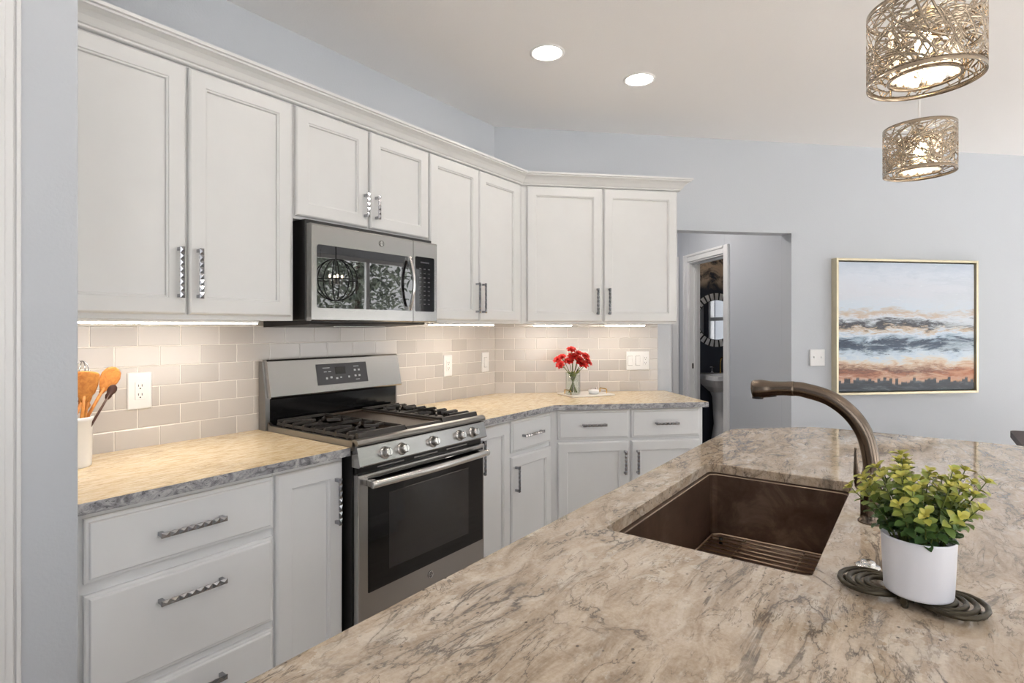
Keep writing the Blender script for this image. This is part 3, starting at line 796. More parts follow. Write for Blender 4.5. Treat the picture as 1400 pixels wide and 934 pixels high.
for i in range(46):
    th = rnd.uniform(0, 2 * math.pi); rad = .044 * math.sqrt(rnd.random())
    lean = rnd.uniform(.05, 1.0) ** .8; H = rnd.uniform(.095, .162) * (1.05 - .38 * lean)
    b0 = Vector((PX + rad * math.cos(th) * .8, PY + rad * math.sin(th) * .8, PZ + .078))
    outv = Vector((math.cos(th + rnd.uniform(-.4, .4)), math.sin(th + rnd.uniform(-.4, .4)), 0))
    path = [b0 + outv * (lean * .072) * (q ** 1.3) + Vector((0, 0, H * q)) for q in (0, .25, .5, .75, 1)]
    st.tube([tuple(p) for p in path], [.0014, .0013, .0012, .001, .0008], 5)
    nl = 8
    for k in range(nl):
        q = .22 + .78 * k / (nl - 1); idx = min(int(q * 4), 3); fr_ = q * 4 - idx; p = path[idx].lerp(path[idx + 1], fr_); ax = (path[idx + 1] - path[idx]).normalized()
        sd = ax.orthogonal().normalized(); rot0 = k * 1.57 + rnd.uniform(-.4, .4)
        for half in (0, math.pi):
            v = Matrix.Rotation(rot0 + half, 3, ax) @ sd
            dd = v * .9 + ax * rnd.uniform(.25, .9)
            L = rnd.uniform(.017, .024) * (1.12 - .3 * q)
            tq = q + rnd.uniform(-.15, .12)
            col = mixc(DG, MG, min(1, max(0, tq / .6))) if tq < .6 else mixc(MG, YG, (tq - .6) / .25) if tq < .85 else mixc(YG, YY, min(1, (tq - .85) / .2))
            leaf(lf, p, dd, ax, L, L * .68, col)
    for k in range(3):
        a = k * 2.1 + rnd.random(); v = Matrix.Rotation(a, 3, ax) @ sd
        leaf(lf, path[-1], ax + v * .7, ax, .012, .008, YY)
st.build('stems', M['stem'], t); lf.build('foliage', M['leaf'], t)

# ------------------------------------------------------------------ range
RX0, RX1 = 1.478, 2.240
O = (RX0, 0, 0)
t = thing('gas_range', 'stainless steel gas range with black oven door between the base cabinets', 'range', F1, O)
m = MB(O); m.box(RX0, RX1, -.05, -.655, .02, .90); m.build('body', M['blackplastic'], t, bevel=.003)
m = MB(O)   # cooktop pan with raised side rims
m.prism([(-.09, .902), (-.675, .902), (-.675, .918), (-.66, .924), (-.09, .924)], RX0 + .012, RX1 - .012, axis='x')
m.build('cooktop', M['enamel'], t, bevel=.003)
for x0 in (RX0 - .002, RX1 - .012):
    m = MB(O); m.prism([(-.07, .900), (-.678, .900), (-.678, .930), (-.66, .938), (-.09, .938), (-.07, .952)], x0, x0 + .014, axis='x'); m.build('side_rim', M['steel_v'], t, bevel=.003)
m = MB(O); m.prism([(-.660, .917), (-.676, .917), (-.692, .922), (-.695, .930), (-.688, .941), (-.672, .946), (-.660, .942)], RX0 - .002, RX1 + .002, axis='x'); m.build('front_lip', M['steel_v'], t, bevel=.002)
m = MB(O); m.prism([(-.655, .838), (-.698, .838), (-.704, .843), (-.686, .915), (-.655, .915)], RX0 - .001, RX1 + .001, axis='x'); m.build('control_panel', M['steel'], t, bevel=.003)
for kx in (1.606, 1.695, 1.877, 2.051, 2.144):
    m = MB(O); ky, kz = -.695, .876; nrm = Vector((0, -1, .24)).normalized()
    def kp(q): return (kx, ky + nrm.y * q, kz + nrm.z * q)
    m.tube([kp(-.004), kp(.004), kp(.006), kp(.011), kp(.022), kp(.030), kp(.033)], [.025, .025, .021, .0185, .0175, .0165, .013], 24)
    k = m.build('knob', M['bright_steel'], t)
    m = MB(O); a = Vector(kp(.028)); 
    m.tube([tuple(a + Vector((0, -.24 * .0, 0)) + Vector((0, -.24, -1)).normalized() * -.016), tuple(a + Vector((0, -.24, -1)).normalized() * .016)], .0055, 8)
    m.build('grip', M['bronze_dark'], k)
m = MB(O); m.box(RX0 + .006, RX1 - .006, -.655, -.672, .808, .838); m.build('vent_gap', M['enamel'], t)
m = MB(O)
for i in range(3): m.box(RX0 + .11 + .2 * i, RX0 + .25 + .2 * i, -.672, -.674, .818, .823)
m.build('vent_slots', M['steel_v'], t)
DY = -.690
m = MB(O); m.box(RX0 + .004, RX1 - .002, -.656, DY, .21, .808); od = m.build('oven_door', M['steel'], t, bevel=.006, seg=3)
m = MB(O); m.box(RX0 + .050, RX1 - .016, DY + .002, DY - .0035, .345, .790); gl = m.build('glass_panel', M['blackglass'], od, bevel=.002)
m = MB(O); m.loops(RX0 + .150, RX1 - .125, .405, .715, [(0, DY - .0036), (0, DY - .0042), (.003, DY - .0045), (.006, DY - .0042)]); m.build('oven_window', M['innerglass'], od)
m = MB(O); hp = [(RX0 + .05, DY, .772), (RX0 + .052, DY - .035, .774)]
hb = [(RX0 + .035 + (RX1 - RX0 - .055) * q, DY - .040 - .014 * math.sin(math.pi * q), .773) for q in [i / 20 for i in range(21)]]
m.tube(hb, .0135, 14, flat=1.15)
for x in (RX0 + .055, RX1 - .045): m.box(x - .013, x + .013, DY, DY - .044, .760, .786)
m.build('handle', M['bright_steel'], od, bevel=.003)
def emblem(parent, O, x, y, z, r, ring_m, face_m):
    m = MB(O); m.tube([(x, y + .001, z), (x, y - .002, z)], r, 28); e = m.build('emblem', face_m, parent)
    m = MB(O)
    m.tube([(x + r * .92 * math.cos(a), y - .002, z + r * .92 * math.sin(a)) for a in (2 * math.pi * k / 28 for k in range(28))], r * .09, 6, closed=True)
    for k in range(4):   # four curls around the inside of the ring
        a0 = math.pi / 4 + k * math.pi / 2; m.tube([(x + r * (.72 + .12 * math.cos(3 * q)) * math.cos(a0 + q * .55), y - .002, z + r * (.72 + .12 * math.cos(3 * q)) * math.sin(a0 + q * .55)) for q in (-1, -.6, -.2, .2, .6, 1)], r * .06, 5)
    me = text_mesh('GE', r * 1.0, .25); o = bpy.data.objects.new('monogram', me); C.objects.link(o); me.materials.append(ring_m)
    m.build('ring', ring_m, e)
    o.parent = e; o.location = (x - O[0], y - .0022 - O[1], z - O[2]); o.rotation_euler = (R(90), 0, 0)
emblem(od, O, 1.868, DY, .298, .0155, M['bright_steel'], M['blackplastic'])
m = MB(O); m.box(RX0 + .004, RX1 - .002, -.656, -.688, .035, .20); m.build('storage_drawer', M['steel'], t, bevel=.005)
# backguard
m = MB(O); m.prism([(-.012, .90), (-.066, .90), (-.066, 1.06), (-.036, 1.222), (-.012, 1.222)], RX0 - .012, RX0 + .010, axis='x'); m.prism([(-.012, .90), (-.066, .90), (-.066, 1.06), (-.036, 1.222), (-.012, 1.222)], RX1 - .014, RX1 - .001, axis='x')
m.box(RX0, RX1 - .005, -.012, -.03, .90, 1.215); bgd = m.build('backguard', M['steel_v'], t, bevel=.003)
m = MB(O); m.prism([(-.030, 1.060), (-.098, 1.058), (-.100, 1.066), (-.066, 1.222), (-.058, 1.230), (-.030, 1.230)], RX0 - .004, RX1 + .001, axis='x'); fp = m.build('backguard_face', M['steel'], t, bevel=.004, seg=3)
m = MB(O); m.prism([(-.030, .925), (-.070, .925), (-.070, 1.055), (-.030, 1.056)], RX0 + .012, RX1 - .014, axis='x'); m.build('backguard_recess', M['enamel'], t, bevel=.004)
def onface(q):  # q 0..1 up the slanted face
    return (-.1005 + .0345 * q, 1.066 + .156 * q)
dx0, dx1 = 1.717, 2.016
ya, za = onface(.20); yb, zb = onface(.84); ny, nz = -.976, -.216
m = MB(O); e_ = .0015
m.prism([(ya + ny * e_, za + nz * e_), (yb + ny * e_, zb + nz * e_), (yb, zb), (ya, za)], dx0, dx1, axis='x'); dp = m.build('display_panel', M['greyplastic'], t, bevel=.001)
m = MB(O)
def mark(x, q, wx, wq):
    y0_, z0_ = onface(q - wq); y1_, z1_ = onface(q + wq); g = .0022
    m.prism([(y0_ + ny * g, z0_ + nz * g), (y1_ + ny * g, z1_ + nz * g), (y1_ + ny * .0014, z1_ + nz * .0014), (y0_ + ny * .0014, z0_ + nz * .0014)], x - wx, x + wx, axis='x')
for x, q, wx, wq in ((1.772, .72, .020, .010), (1.765, .60, .008, .010), (1.790, .60, .008, .010), (1.770, .40, .005, .03), (1.796, .42, .006, .03), (1.828, .38, .006, .025), (1.852, .40, .005, .02), (1.900, .40, .005, .03),
                     (1.950, .72, .016, .010), (1.940, .60, .006, .028), (1.965, .60, .006, .028), (1.940, .42, .006, .028), (1.965, .42, .006, .028), (1.952, .30, .012, .008)): mark(x, q, wx, wq)
m.build('key_marks', M['mark'], dp)
m = MB(O); mark(1.852, .62, .030, .11); m.build('clock_window', M['blackglass'], dp)
# grates, griddle, burners
def grate(x0, x1, mirror):
    g = MB(O); y0, y1, zt, r = -.650, -.105, .964, .0065
    def bar(a, b, w=.006, h=.012):
        a = Vector(a); b = Vector(b); d = (b - a).normalized(); s_ = Vector((-d.y, d.x, 0)) * w
        vs = [tuple(p + s_ * k + Vector((0, 0, z))) for p in (a, b) for k, z in ((-1, -h), (1, -h), (.7, 0), (-.7, 0))]
        g.add(vs, [(0, 1, 2, 3)[::-1], (4, 5, 6, 7), (0, 4, 5, 1)[::-1], (1, 5, 6, 2)[::-1], (2, 6, 7, 3)[::-1], (3, 7, 4, 0)[::-1]])
    xi, xo = (x1, x0) if not mirror else (x0, x1)
    bar((xi, y0, zt), (xi, y1, zt)); bar((xo, y0 + .01, zt - .012), (xo, y1, zt - .012))
    g.prism([(y0 - .012, .932), (y0 - .016, .94), (y0 - .008, zt), (y0 + .006, zt), (y0 + .006, .932)], x0, x1, axis='x')
    bar((x0, y1, zt), (x1, y1, zt)); bar((x0, (y0 + y1) / 2, zt), (x1, (y0 + y1) / 2, zt))
    n = 7
    for k in range(n):           # fingers across from the outer rail, feet dropping to the pan
        y = y0 + .05 + (y1 - y0 - .1) * k / (n - 1); reach = .36 if k in (1, 2, 4, 5) else .55
        bar((xo, y, zt), (xo + (xi - xo) * reach, y, zt)); g.box(xo - .006, xo + .006, y - .007, y + .007, .926, zt - .004)
        if k in (1, 2, 4, 5): bar((xi, y, zt), (xi + (xo - xi) * .2, y, zt))
    for cy in (y0 + .145, y1 - .145):
        cx = (x0 + x1) / 2
        for a in (45, 135, 225, 315): bar((cx + .024 * math.cos(R(a)), cy + .024 * math.sin(R(a)), zt + .002), (cx + .085 * math.cos(R(a)), cy + .085 * math.sin(R(a)), zt + .002), .005)
    return g.build('grate', M['iron'], t, bevel=.0015)
grate(1.503, 1.748, False); grate(1.972, 2.216, True)
m = MB(O); m.loops(0, 1, 0, 1, [(0, 0), (0, 0)]) if False else None
m.box(1.753, 1.967, -.100, -.640, .930, .948); m.box(1.753, 1.762, -.100, -.640, .948, .955); m.box(1.958, 1.967, -.100, -.640, .948, .955); m.box(1.753, 1.967, -.100, -.108, .948, .958); m.build('griddle', M['griddle'], t, bevel=.003)
m = MB(O); m.prism([(-.662, .930), (-.668, .94), (-.660, .955), (-.644, .955), (-.642, .930)], 1.753, 1.967, axis='x'); m.build('griddle_front', M['iron'], t, bevel=.002)
for cx in (1.625, 2.094):
    for cy in (-.505, -.25):
        m = MB(O); m.lathe([(.046, 0), (.046, .006), (.036, .010), (.034, .018), (.030, .020), (.0, .020)], (cx, cy, .924), 28); b_ = m.build('burner', M['iron'], t)

# ------------------------------------------------------------------ microwave
MX0, MX1, MZ0, MZ1, MF = 1.470, 2.208, 1.401, 1.806, -.400
O = (MX0, 0, MZ0)
t = thing('microwave', 'stainless over-the-range microwave hanging under the short wall cabinet', 'microwave', F1, O)
m = MB(O); m.box(MX0, MX1, -.001, -.362, MZ0 + .004, 1.825); m.build('body', M['blackplastic'], t, bevel=.003)
m = MB(O); m.prism([(-.01, 1.375), (-.36, 1.388), (-.372, 1.392), (-.372, 1.404), (-.01, 1.404)], MX0 + .02, MX1 - .06, axis='x'); bt = m.build('underside', M['blackplastic'], t, bevel=.004)
m = MB(O); m.box(MX0 + .2, MX0 + .5, -.12, -.28, 1.378, 1.381); m.build('grease_filter', M['steel_v'], bt)
m = MB(O); m.prism([(MZ0, 0), (MZ0, 0)], 0, 0) if False else None
m.prism([(-.364, MZ0), (MF + .004, MZ0), (MF, MZ0 + .006), (MF, MZ1 - .006), (MF + .006, MZ1), (-.364, MZ1)], MX0 + .004, 2.041, axis='x'); md = m.build('door', M['steel'], t, bevel=.003)
def rrect(x0, x1, z0, z1, r, n=5):
    pts = []
    for cx, cz, a0 in ((x1 - r, z1 - r, 0), (x0 + r, z1 - r, 90), (x0 + r, z0 + r, 180), (x1 - r, z0 + r, 270)):
        for k in range(n): a = R(a0 + 90 * k / (n - 1)); pts.append((cx + r * math.cos(a), cz + r * math.sin(a)))
    return pts
m = MB(O); m.prism(rrect(1.499, 2.038, 1.456, 1.720, .012), MF - .0010, MF + .002, axis='y'); wn = m.build('window', M['ovenglass'], md)
m = MB(O); m.prism(rrect(1.515, 1.957, 1.476, 1.702, .008), MF - .0022, MF - .0014, axis='y'); m.build('window_screen', M['ovenglass'], md)
m = MB(O); hp = [(2.008 , MF - .006 - .036 * math.sin(math.pi * (.06 + .88 * q)), 1.462 + .252 * q) for q in [i / 20 for i in range(21)]]
m.tube(hp, .0085, 12, flat=1.0)
for z in (1.468, 1.708): m.box(1.998, 2.018, MF, MF - .016, z - .010, z + .010)
m.build('handle', M['bright_steel'], md, bevel=.002)
emblem(md, O, 1.842, MF, 1.763, .0135, M['slot'], M['bright_steel'])
m = MB(O); m.prism([(-.364, MZ0), (MF + .004, MZ0), (MF, MZ0 + .006), (MF, MZ1 - .006), (MF + .006, MZ1), (-.364, MZ1)], 2.044, MX1, axis='x'); cp_ = m.build('control_panel', M['steel'], t, bevel=.003)
m = MB(O); m.prism(rrect(2.056, 2.188, 1.455, 1.728, .008), MF - .0015, MF + .002, axis='y'); kp_ = m.build('keypad', M['blackglass'], cp_)
m = MB(O)
for r_ in range(9):
    for c_ in range(3):
        x = 2.088 + c_ * .030; z = 1.668 - r_ * .022; m.box(x - .007, x + .007, MF - .0015, MF - .0021, z - .0022, z + .0022)
m.box(2.09, 2.15, MF - .0015, MF - .0021, 1.697, 1.704); m.build('key_marks', M['greyplastic'], cp_)

# ------------------------------------------------------------------ under-cabinet lights
def strip(fr, x0, x1, y, z, label):
    O = (x0, y, z); t = thing('under_cabinet_light', label, 'light', fr, O, 'slim lights under the wall cabinets')
    m = MB(O); m.box(x0, x1, y - .022, y + .022, z + .004, UB - .0005); m.build('housing', M['white'], t, bevel=.002)
    m = MB(O); m.box(x0 + .004, x1 - .004, y - .019, y + .019, z - .001, z + .004); m.build('diffuser', M['striplight'], t, bevel=.003)
strip(F1, .63, 1.315, -.262, 1.388, 'long lit light strip under the large wall cabinet beside left wall')
strip(F1, 2.30, 2.84, -.262, 1.388, 'lit light strip under the wall cabinet between microwave and corner')
strip(F2, .235, .50, -.20, 1.388, 'short lit light strip above the red flowers')
strip(F2, .735, 1.02, -.20, 1.388, 'short lit light strip above the triple switch plate')

# ------------------------------------------------------------------ outlets and switches
def plate(fr, x0, x1, z0, z1, name, label, cat, kinds):
    O = (x0, 0, z0); yb = -.0005; t = thing(name, label, cat, fr, O)
    m = MB(O); m.loops(x0, x1, z0, z1, [(0, yb), (0, yb - .004), (.003, yb - .0065), (.006, yb - .0065)]); m.build('plate', M['white'], t)
    n = len(kinds); cz = (z0 + z1) / 2; yb -= .0065
    for i, k in enumerate(kinds):
        cx = x0 + (x1 - x0) * (i + .5) / n
        if k == 'duplex':
            m = MB(O); m.loops(cx - .017, cx + .017, cz - .034, cz + .034, [(0, yb), (0, yb - .002), (.001, yb - .0025)]); so = m.build('socket', M['white'], t)
            m = MB(O)
            for s_ in (-.017, .017):
                for q in (-.006, .006): m.box(cx + q - .0011, cx + q + .0011, yb - .0024, yb - .0030, cz + s_ - .001, cz + s_ + .0075)
                m.tube([(cx, yb - .0024, cz + s_ - .008), (cx, yb - .003, cz + s_ - .008)], .0026, 10)
            m.build('slots', M['slot'], so)
        elif k == 'rocker':
            m = MB(O); m.loops(cx - .0178, cx + .0178, cz - .0345, cz + .0345, [(0, yb + .0005), (0, yb - .0004), (.001, yb - .0004)]); m.build('rocker_frame', M['slot'], t)
            m = MB(O); m.prism([(yb, cz - .033), (yb - .0045, cz - .033), (yb - .0015, cz + .002), (yb - .003, cz + .033), (yb, cz + .033)], cx - .0165, cx + .0165, axis='x'); m.build('rocker', M['white'], t, bevel=.001)
        else:
            m = MB(O); m.box(cx - .005, cx + .005, yb, yb - .009, cz - .004, cz + .012); m.build('toggle', M['white'], t, bevel=.001)
plate(F1, .953, 1.036, 1.062, 1.202, 'wall_outlet', 'white double outlet on tiles behind the utensil crock', 'outlet', ['duplex'])
plate(F1, 2.681, 2.757, 1.068, 1.201, 'wall_outlet', 'white double outlet on tiles just right of the range', 'outlet', ['duplex'])
plate(F1, 3.056, 3.132, 1.072, 1.206, 'wall_switch', 'single white switch plate on tiles close to the wall corner', 'switch', ['rocker'])
plate(F2, .595, .672, 1.072, 1.204, 'wall_outlet', 'white outlet plate on tiles partly hidden behind the red flowers', 'outlet', ['duplex'])
plate(F2, .960, 1.134, 1.068, 1.203, 'wall_switch', 'white plate with two rockers and a socket right of the flowers', 'switch', ['rocker', 'rocker', 'duplex'])
plate(F2, 2.433, 2.557, 1.082, 1.208, 'wall_switch', 'white two-toggle switch plate on wall left of the painting', 'switch', ['toggle', 'toggle'])
# (the last plate stands on plaster, 8 mm further back: close the gap with its box)
m = MB(); m.box(2.437, 2.553, -.0004, YW, 1.086, 1.204); bpy.data.objects['wall_switch.002'] and m.build('back_box', M['white'], bpy.data.objects['wall_switch.002'], loc=(-2.433, 0, -1.082))

# ------------------------------------------------------------------ painting
O = (2.623, 0, .858); PA, PB, QA, QB = 2.623, 3.881, .858, 1.910
t = thing('painting', 'large abstract seascape painting in a slim gold frame on the far wall', 'painting', F2, O)
m = MB(O)
fw, fd = .018, -.05
for a, b, c, d in ((PA, PA + fw, QA, QB), (PB - fw, PB, QA, QB), (PA + fw, PB - fw, QA, QA + fw), (PA + fw, PB - fw, QB - fw, QB)): m.box(a, b, fd, YW, c, d)
m.build('frame', M['goldframe'], t, bevel=.0015)
m = MB(O); m.box(PA + fw, PB - fw, -.006, -.001, QA + fw, QB - fw); m.build('backing', M['blackplastic'], t)
m = MB(O); g = fw + .010; i0 = len(m.f); m.box(PA + g, PB - g, -.006, -.036, QA + g, QB - g)
ft = i0 + 2; m.uv[ft] = [(0, 0), (1, 0), (1, 1), (0, 1)]
m.build('canvas', painting_mat(), t)

# ------------------------------------------------------------------ recessed ceiling lights
def can(x, y, label, glow='canlight'):
    O = (x, y, CZ); t = thing('recessed_light', label, 'light', F1, O, 'recessed ceiling lights')
    m = MB(O); m.lathe([(.090, 0), (.090, -.003), (.082, -.006), (.074, -.004), (.074, 0)], O, 40, False, False); m.build('trim_ring', M['white'], t)
    m = MB(O); m.lathe([(.074, -.001), (.072, -.003), (.001, -.004)], O, 32, False, True); m.build('lamp', M[glow], t)
can(2.540, -.862, 'glowing round ceiling light closest to the cabinets')
can(3.111, -1.118, 'glowing round ceiling light above the way to the hall')
can(1.05, -1.15, 'added unseen ceiling light above the left base cabinets')  # this and the can() calls below: out of view, added for more light
can(1.9, -1.48, 'added unseen ceiling light over the aisle in front of the range')  # added out of view to brighten the base cabinets
can(.55, -3.3, 'added unseen ceiling light behind the camera near the added side window')
can(2.6, -4.3, 'added unseen ceiling light beyond the island towards the windows')
can(6.6, -4.7, 'added unseen ceiling light beyond the dining table')
def can_hall(s_, e_, label):
    p = F2.w(s_, e_); can(p[0], p[1], label, 'hallfill')
can_hall(1.45, .95, 'added unseen ceiling light brightening the hall')  # unseen, added to brighten the hall

# ------------------------------------------------------------------ pendants over the island
def pendant(x, y, zb, label, seed):
    rr = random.Random(seed); Rr, H = .11, .168
    O = (x, y, zb); t = thing('pendant_lamp', label, 'lamp', F1, O, 'drum pendants over the island')
    def P(a, h, r=Rr): return (x + r * math.cos(a), y + r * math.sin(a), zb + h)
    for h0, h1 in ((0, .011), (H - .011, H)):
        m = MB(O); m.lathe([(Rr + .0008, h0), (Rr + .0008, h1), (Rr - .0012, h1), (Rr - .0012, h0), (Rr + .0008, h0)], O, 64, False, False); m.build('rim', M['webmetal'], t)
    def web(mb, r, n, wmin, wmax, h0, h1):
        for k in range(n):
            a = rr.uniform(0, 2 * math.pi); hh = rr.uniform(h0, h1); ang = rr.uniform(-1.3, 1.3); L = rr.uniform(.06, .17); cv = rr.uniform(-9, 9); w_ = rr.uniform(wmin, wmax); left = []; right = []
            if rr.random() < .5: ang += math.pi
            q = 0; ca, ch, th = a, hh, ang
            while q < L:
                dx, dh = math.cos(th), math.sin(th)
                left.append(P(ca - dh * w_ / r, min(max(ch + dx * w_, h0), h1), r)); right.append(P(ca + dh * w_ / r, min(max(ch - dx * w_, h0), h1), r))
                ca += dx * .007 / r; ch += dh * .007; th += cv * .007; q += .007
                if ch < h0 or ch > h1: break
            if len(left) > 2:
                vs = left + right; n_ = len(left); mb.add(vs, [(i, i + 1, n_ + i + 1, n_ + i) for i in range(n_ - 1)], True)
    m = MB(O); web(m, Rr, 270, .0010, .0029, .009, H - .009)
    sh = m.build('shade', M['webmetal'], t); sm_ = sh.modifiers.new('thick', 'SOLIDIFY'); sm_.thickness = .0008
    m = MB(O); r2 = .068; m.lathe([(r2 + .002, .006), (r2 + .002, .012), (r2 - .003, .012), (r2 - .003, .006), (r2 + .002, .006)], O, 48, False, False); web(m, r2, 90, .0008, .0018, .012, H - .03); m.build('inner_ring', M['webmetal'], t)
    m = MB(O)
    for k in range(170):     # crystals packed in the inner drum's floor and sides
        if k < 95: a = rr.uniform(0, 6.283); q = (r2 - .006) * math.sqrt(rr.random()); c = (x + q * math.cos(a), y + q * math.sin(a), zb + .012 + rr.uniform(0, .012))
        else: a = rr.uniform(0, 6.283); c = P(a, rr.uniform(.02, H - .04), r2 - .006)
        m.ball(c, rr.uniform(.0045, .0085), 6, 4)
    cr_ = m.build('crystals', M['crystal'], t); cr_['kind'] = 'stuff'
    m = MB(O); m.ball((x, y, zb + .085), .018, 14, 10, (1, 1, 1.5)); m.build('bulb', M['bulb'], t)
    m = MB(O); m.cyl((x, y, zb + .11), (x, y, zb + .15), .012, 14); m.lathe([(.03, .155), (.03, .158), (.004, .16)], O, 20)
    for a in (0, 2.09, 4.19): m.tube([(x, y, zb + .157), P(a, H - .005, Rr - .001)], .0015, 6)
    m.build('socket', M['bright_steel'], t)
    m = MB(O); m.cyl((x, y, zb + .15), (x, y, CZ - .02), .0032, 8); m.build('cord', M['cord'], t)
    m = MB(O); m.lathe([(.055, CZ - zb - .0005), (.055, CZ - zb - .012), (.05, CZ - zb - .02), (.003, CZ - zb - .024)], O, 32, False, True); m.build('canopy', M['bright_steel'], t)
pendant(1.676, -2.423, 1.926, 'larger looking lit drum pendant with laser-cut web shade, nearer one over the island', 3)
pendant(2.60, -2.410, 1.926, 'smaller looking lit drum pendant with laser-cut web shade, further one over the island', 5)

# ------------------------------------------------------------------ utensil crock and utensils
CX, CY, CRT = .735, -.160, .165
O = (CX, CY, ZC)
t = tag(bpy.data.objects.new('tmp', None), '', '') if False else None
m = MB(O); m.lathe([(.054, 0), (.057, .003), (.0575, .01), (.061, .150), (.0635, .153), (.0635, .163), (.061, .165), (.0575, .163), (.054, .02), (.0, .018)], O, 40)
o = m.build('utensil_crock', M['crock']); o.location = O; tag(o, 'white glazed crock full of wooden spoons on the left countertop', 'crock')
def blade(mb, p, d, side, prof, th=.004, cup=0.):
    """a flat shaped head along d: prof (along, half width)"""
    p, d, side = Vector(p), Vector(d).normalized(), Vector(side).normalized(); n_ = d.cross(side).normalized()
    rings = []
    for q, wv in prof:
        c0 = p + d * q; ring = []
        for k in range(12):
            a = 2 * math.pi * k / 12; sx = math.cos(a) * wv; ring.append(tuple(c0 + side * sx + n_ * (math.sin(a) * th + cup * (sx / .03) ** 2)))
        rings.append(ring)
    mb.rings(rings, True, True, True, True)
def utensil(name, label, base, tip, head, hm, hlen, hw, cup=0., cat='utensil', rh=.006, shape=None):
    O = base; base, tip = Vector(base), Vector(tip); d = (tip - base).normalized(); tl = (tip - base).length
    t = thing(name, label, cat, F1, O, 'utensils standing in the crock')
    m = MB(O); neck = base + d * (tl - hlen); m.tube([tuple(base), tuple(base.lerp(neck, .5)), tuple(neck + d * .01)], [rh, rh * .95, rh * .8], 10); m.build('handle', hm, t)
    m = MB(O); side = d.cross(Vector((.2, 1, .0))).normalized()
    pr = shape or [(-.012, .006), (0, .010), (.15 * hlen, hw * .62), (.4 * hlen, hw * .95), (.62 * hlen, hw), (.85 * hlen, hw * .78), (.96 * hlen, hw * .42), (hlen, hw * .1)]
    blade(m, neck, d, side, pr, .0035, cup); m.build('head', hm, t)
b0 = ZC + .024
utensil('wooden_spoon', 'large honey wooden spoon leaning right out of the crock', (CX - .025, CY - .01, b0), (.862, -.165, 1.236), 0, M['wood'], .085, .029, .006)
utensil('wooden_spatula', 'broad honey wooden spatula at the left of the crock', (CX + .01, CY - .025, b0), (.768, -.205, 1.228), 0, M['wood'], .09, .036, 0, shape=[(-.012, .006), (0, .012), (.02, .028), (.05, .034), (.08, .035), (.088, .03), (.092, .012)])
utensil('wooden_spoon', 'slim honey wooden spoon standing between spatula and large spoon', (CX - .03, CY + .02, b0), (.800, -.125, 1.19), 0, M['wood'], .07, .022, .004)
utensil('small_spoon', 'small dark brown spoon hanging over the right rim of the crock', (CX - .01, CY - .03, b0), (.848, -.20, 1.178), 0, M['brownspoon'], .040, .014, .003, rh=.0045)
utensil('wooden_stick', 'plain honey wooden stick standing upright in the crock', (CX + .02, CY + .01, b0), (.782, -.185, 1.165), 0, M['wood'], .05, .009)
O = (CX - .02, CY + .03, b0)
t = thing('wire_whisk', 'shiny wire whisk standing behind the wooden spatula', 'utensil', F1, O, 'utensils standing in the crock')
m = MB(O); m.tube([O, (CX + .0, CY + .045, 1.10)], .006, 10); m.build('handle', M['bright_steel'], t)
m = MB(O)
for k in range(5):
    a = math.pi * k / 5; pts = []
    for i in range(17):
        q = -1 + 2 * i / 16; hgt = .165 * (1 - q * q); wv = .038 * math.sin(math.pi * q) if False else .036 * q * (1.55 - .55 * q * q) * (1 - .75 * abs(q) ** 3)
        pts.append((CX + .008 + wv * 1.25 * math.cos(a) + .036 * hgt / .165, CY + .045 + wv * 1.25 * math.sin(a), 1.095 + hgt))
    m.tube(pts, .0014, 6)
m.build('wires', M['chrome'], t)

# ------------------------------------------------------------------ tray, vase, flowers, trinket dish
TC, TS = (.605, -.18), R(13)
O = (TC[0], TC[1], ZC)
t = thing('tray', 'white marble serving tray with gold handles on corner countertop', 'tray', F2, O, rot=TS)
m = MB(); m.box(-.162, .162, -.117, .117, .0005, .011); m.build('slab', M['marble'], t, bevel=.003)
for sx in (-1, 1):
    m = MB(); x = sx * .138; m.tube([(x, -.045, .010), (x, -.045, .034), (x, -.040, .038), (x, .040, .038), (x, .045, .034), (x, .045, .010)], .0042, 10); m.build('handle', M['gold'], t)
FT = Frame(*F2.w(TC[0], TC[1])[:2], F2.rot + TS)
def in_tray(s_, y_):   # wall-2 coordinates
    return (s_, y_)
VX, VY, VZ = .503, -.222, ZC + .0115
O = (VX, VY, VZ)
m = MB(O); m.lathe([(.0, .0), (.046, 0), (.049, .003), (.050, .01), (.050, .146), (.0485, .148), (.047, .146), (.047, .012), (.044, .009), (.0, .008)], O, 40, False, False)
o = place(m.build('glass_vase', M['vaseglass']), F2, O); tag(o, 'clear glass cylinder vase of red flowers on the marble tray', 'vase')
FL = [(320, 140, 1.0, 'topmost red flower of the bouquet in the glass vase'),
      (390, 180, .85, 'small red flower just below and right of the topmost bloom'),
      (335, 215, 1.15, 'red flower in the middle of the bouquet under the topmost bloom'),
      (232, 222, .95, 'red flower at the upper left side of the bouquet'),
      (186, 250, 1.0, 'leftmost red flower of the bouquet in the vase'),
      (198, 302, .98, 'lowest red flower on the left side of the bouquet'),
      (298, 265, 1.1, 'red flower low in the middle above the vase mouth'),
      (398, 238, 1.0, 'red flower between the middle bloom and the large bloom'),
      (432, 288, 1.5, 'largest red flower, open bloom at front of the bouquet'),
      (466, 208, 1.0, 'red flower at the upper right of the bouquet'),
      (498, 250, 1.0, 'red flower on right side of bouquet beside the large bloom'),
      (522, 286, .9, 'rightmost red flower of the bouquet in the vase')]
RED, RED2 = lin((190, 18, 16)), lin((226, 50, 38))
fr_ = random.Random(4)
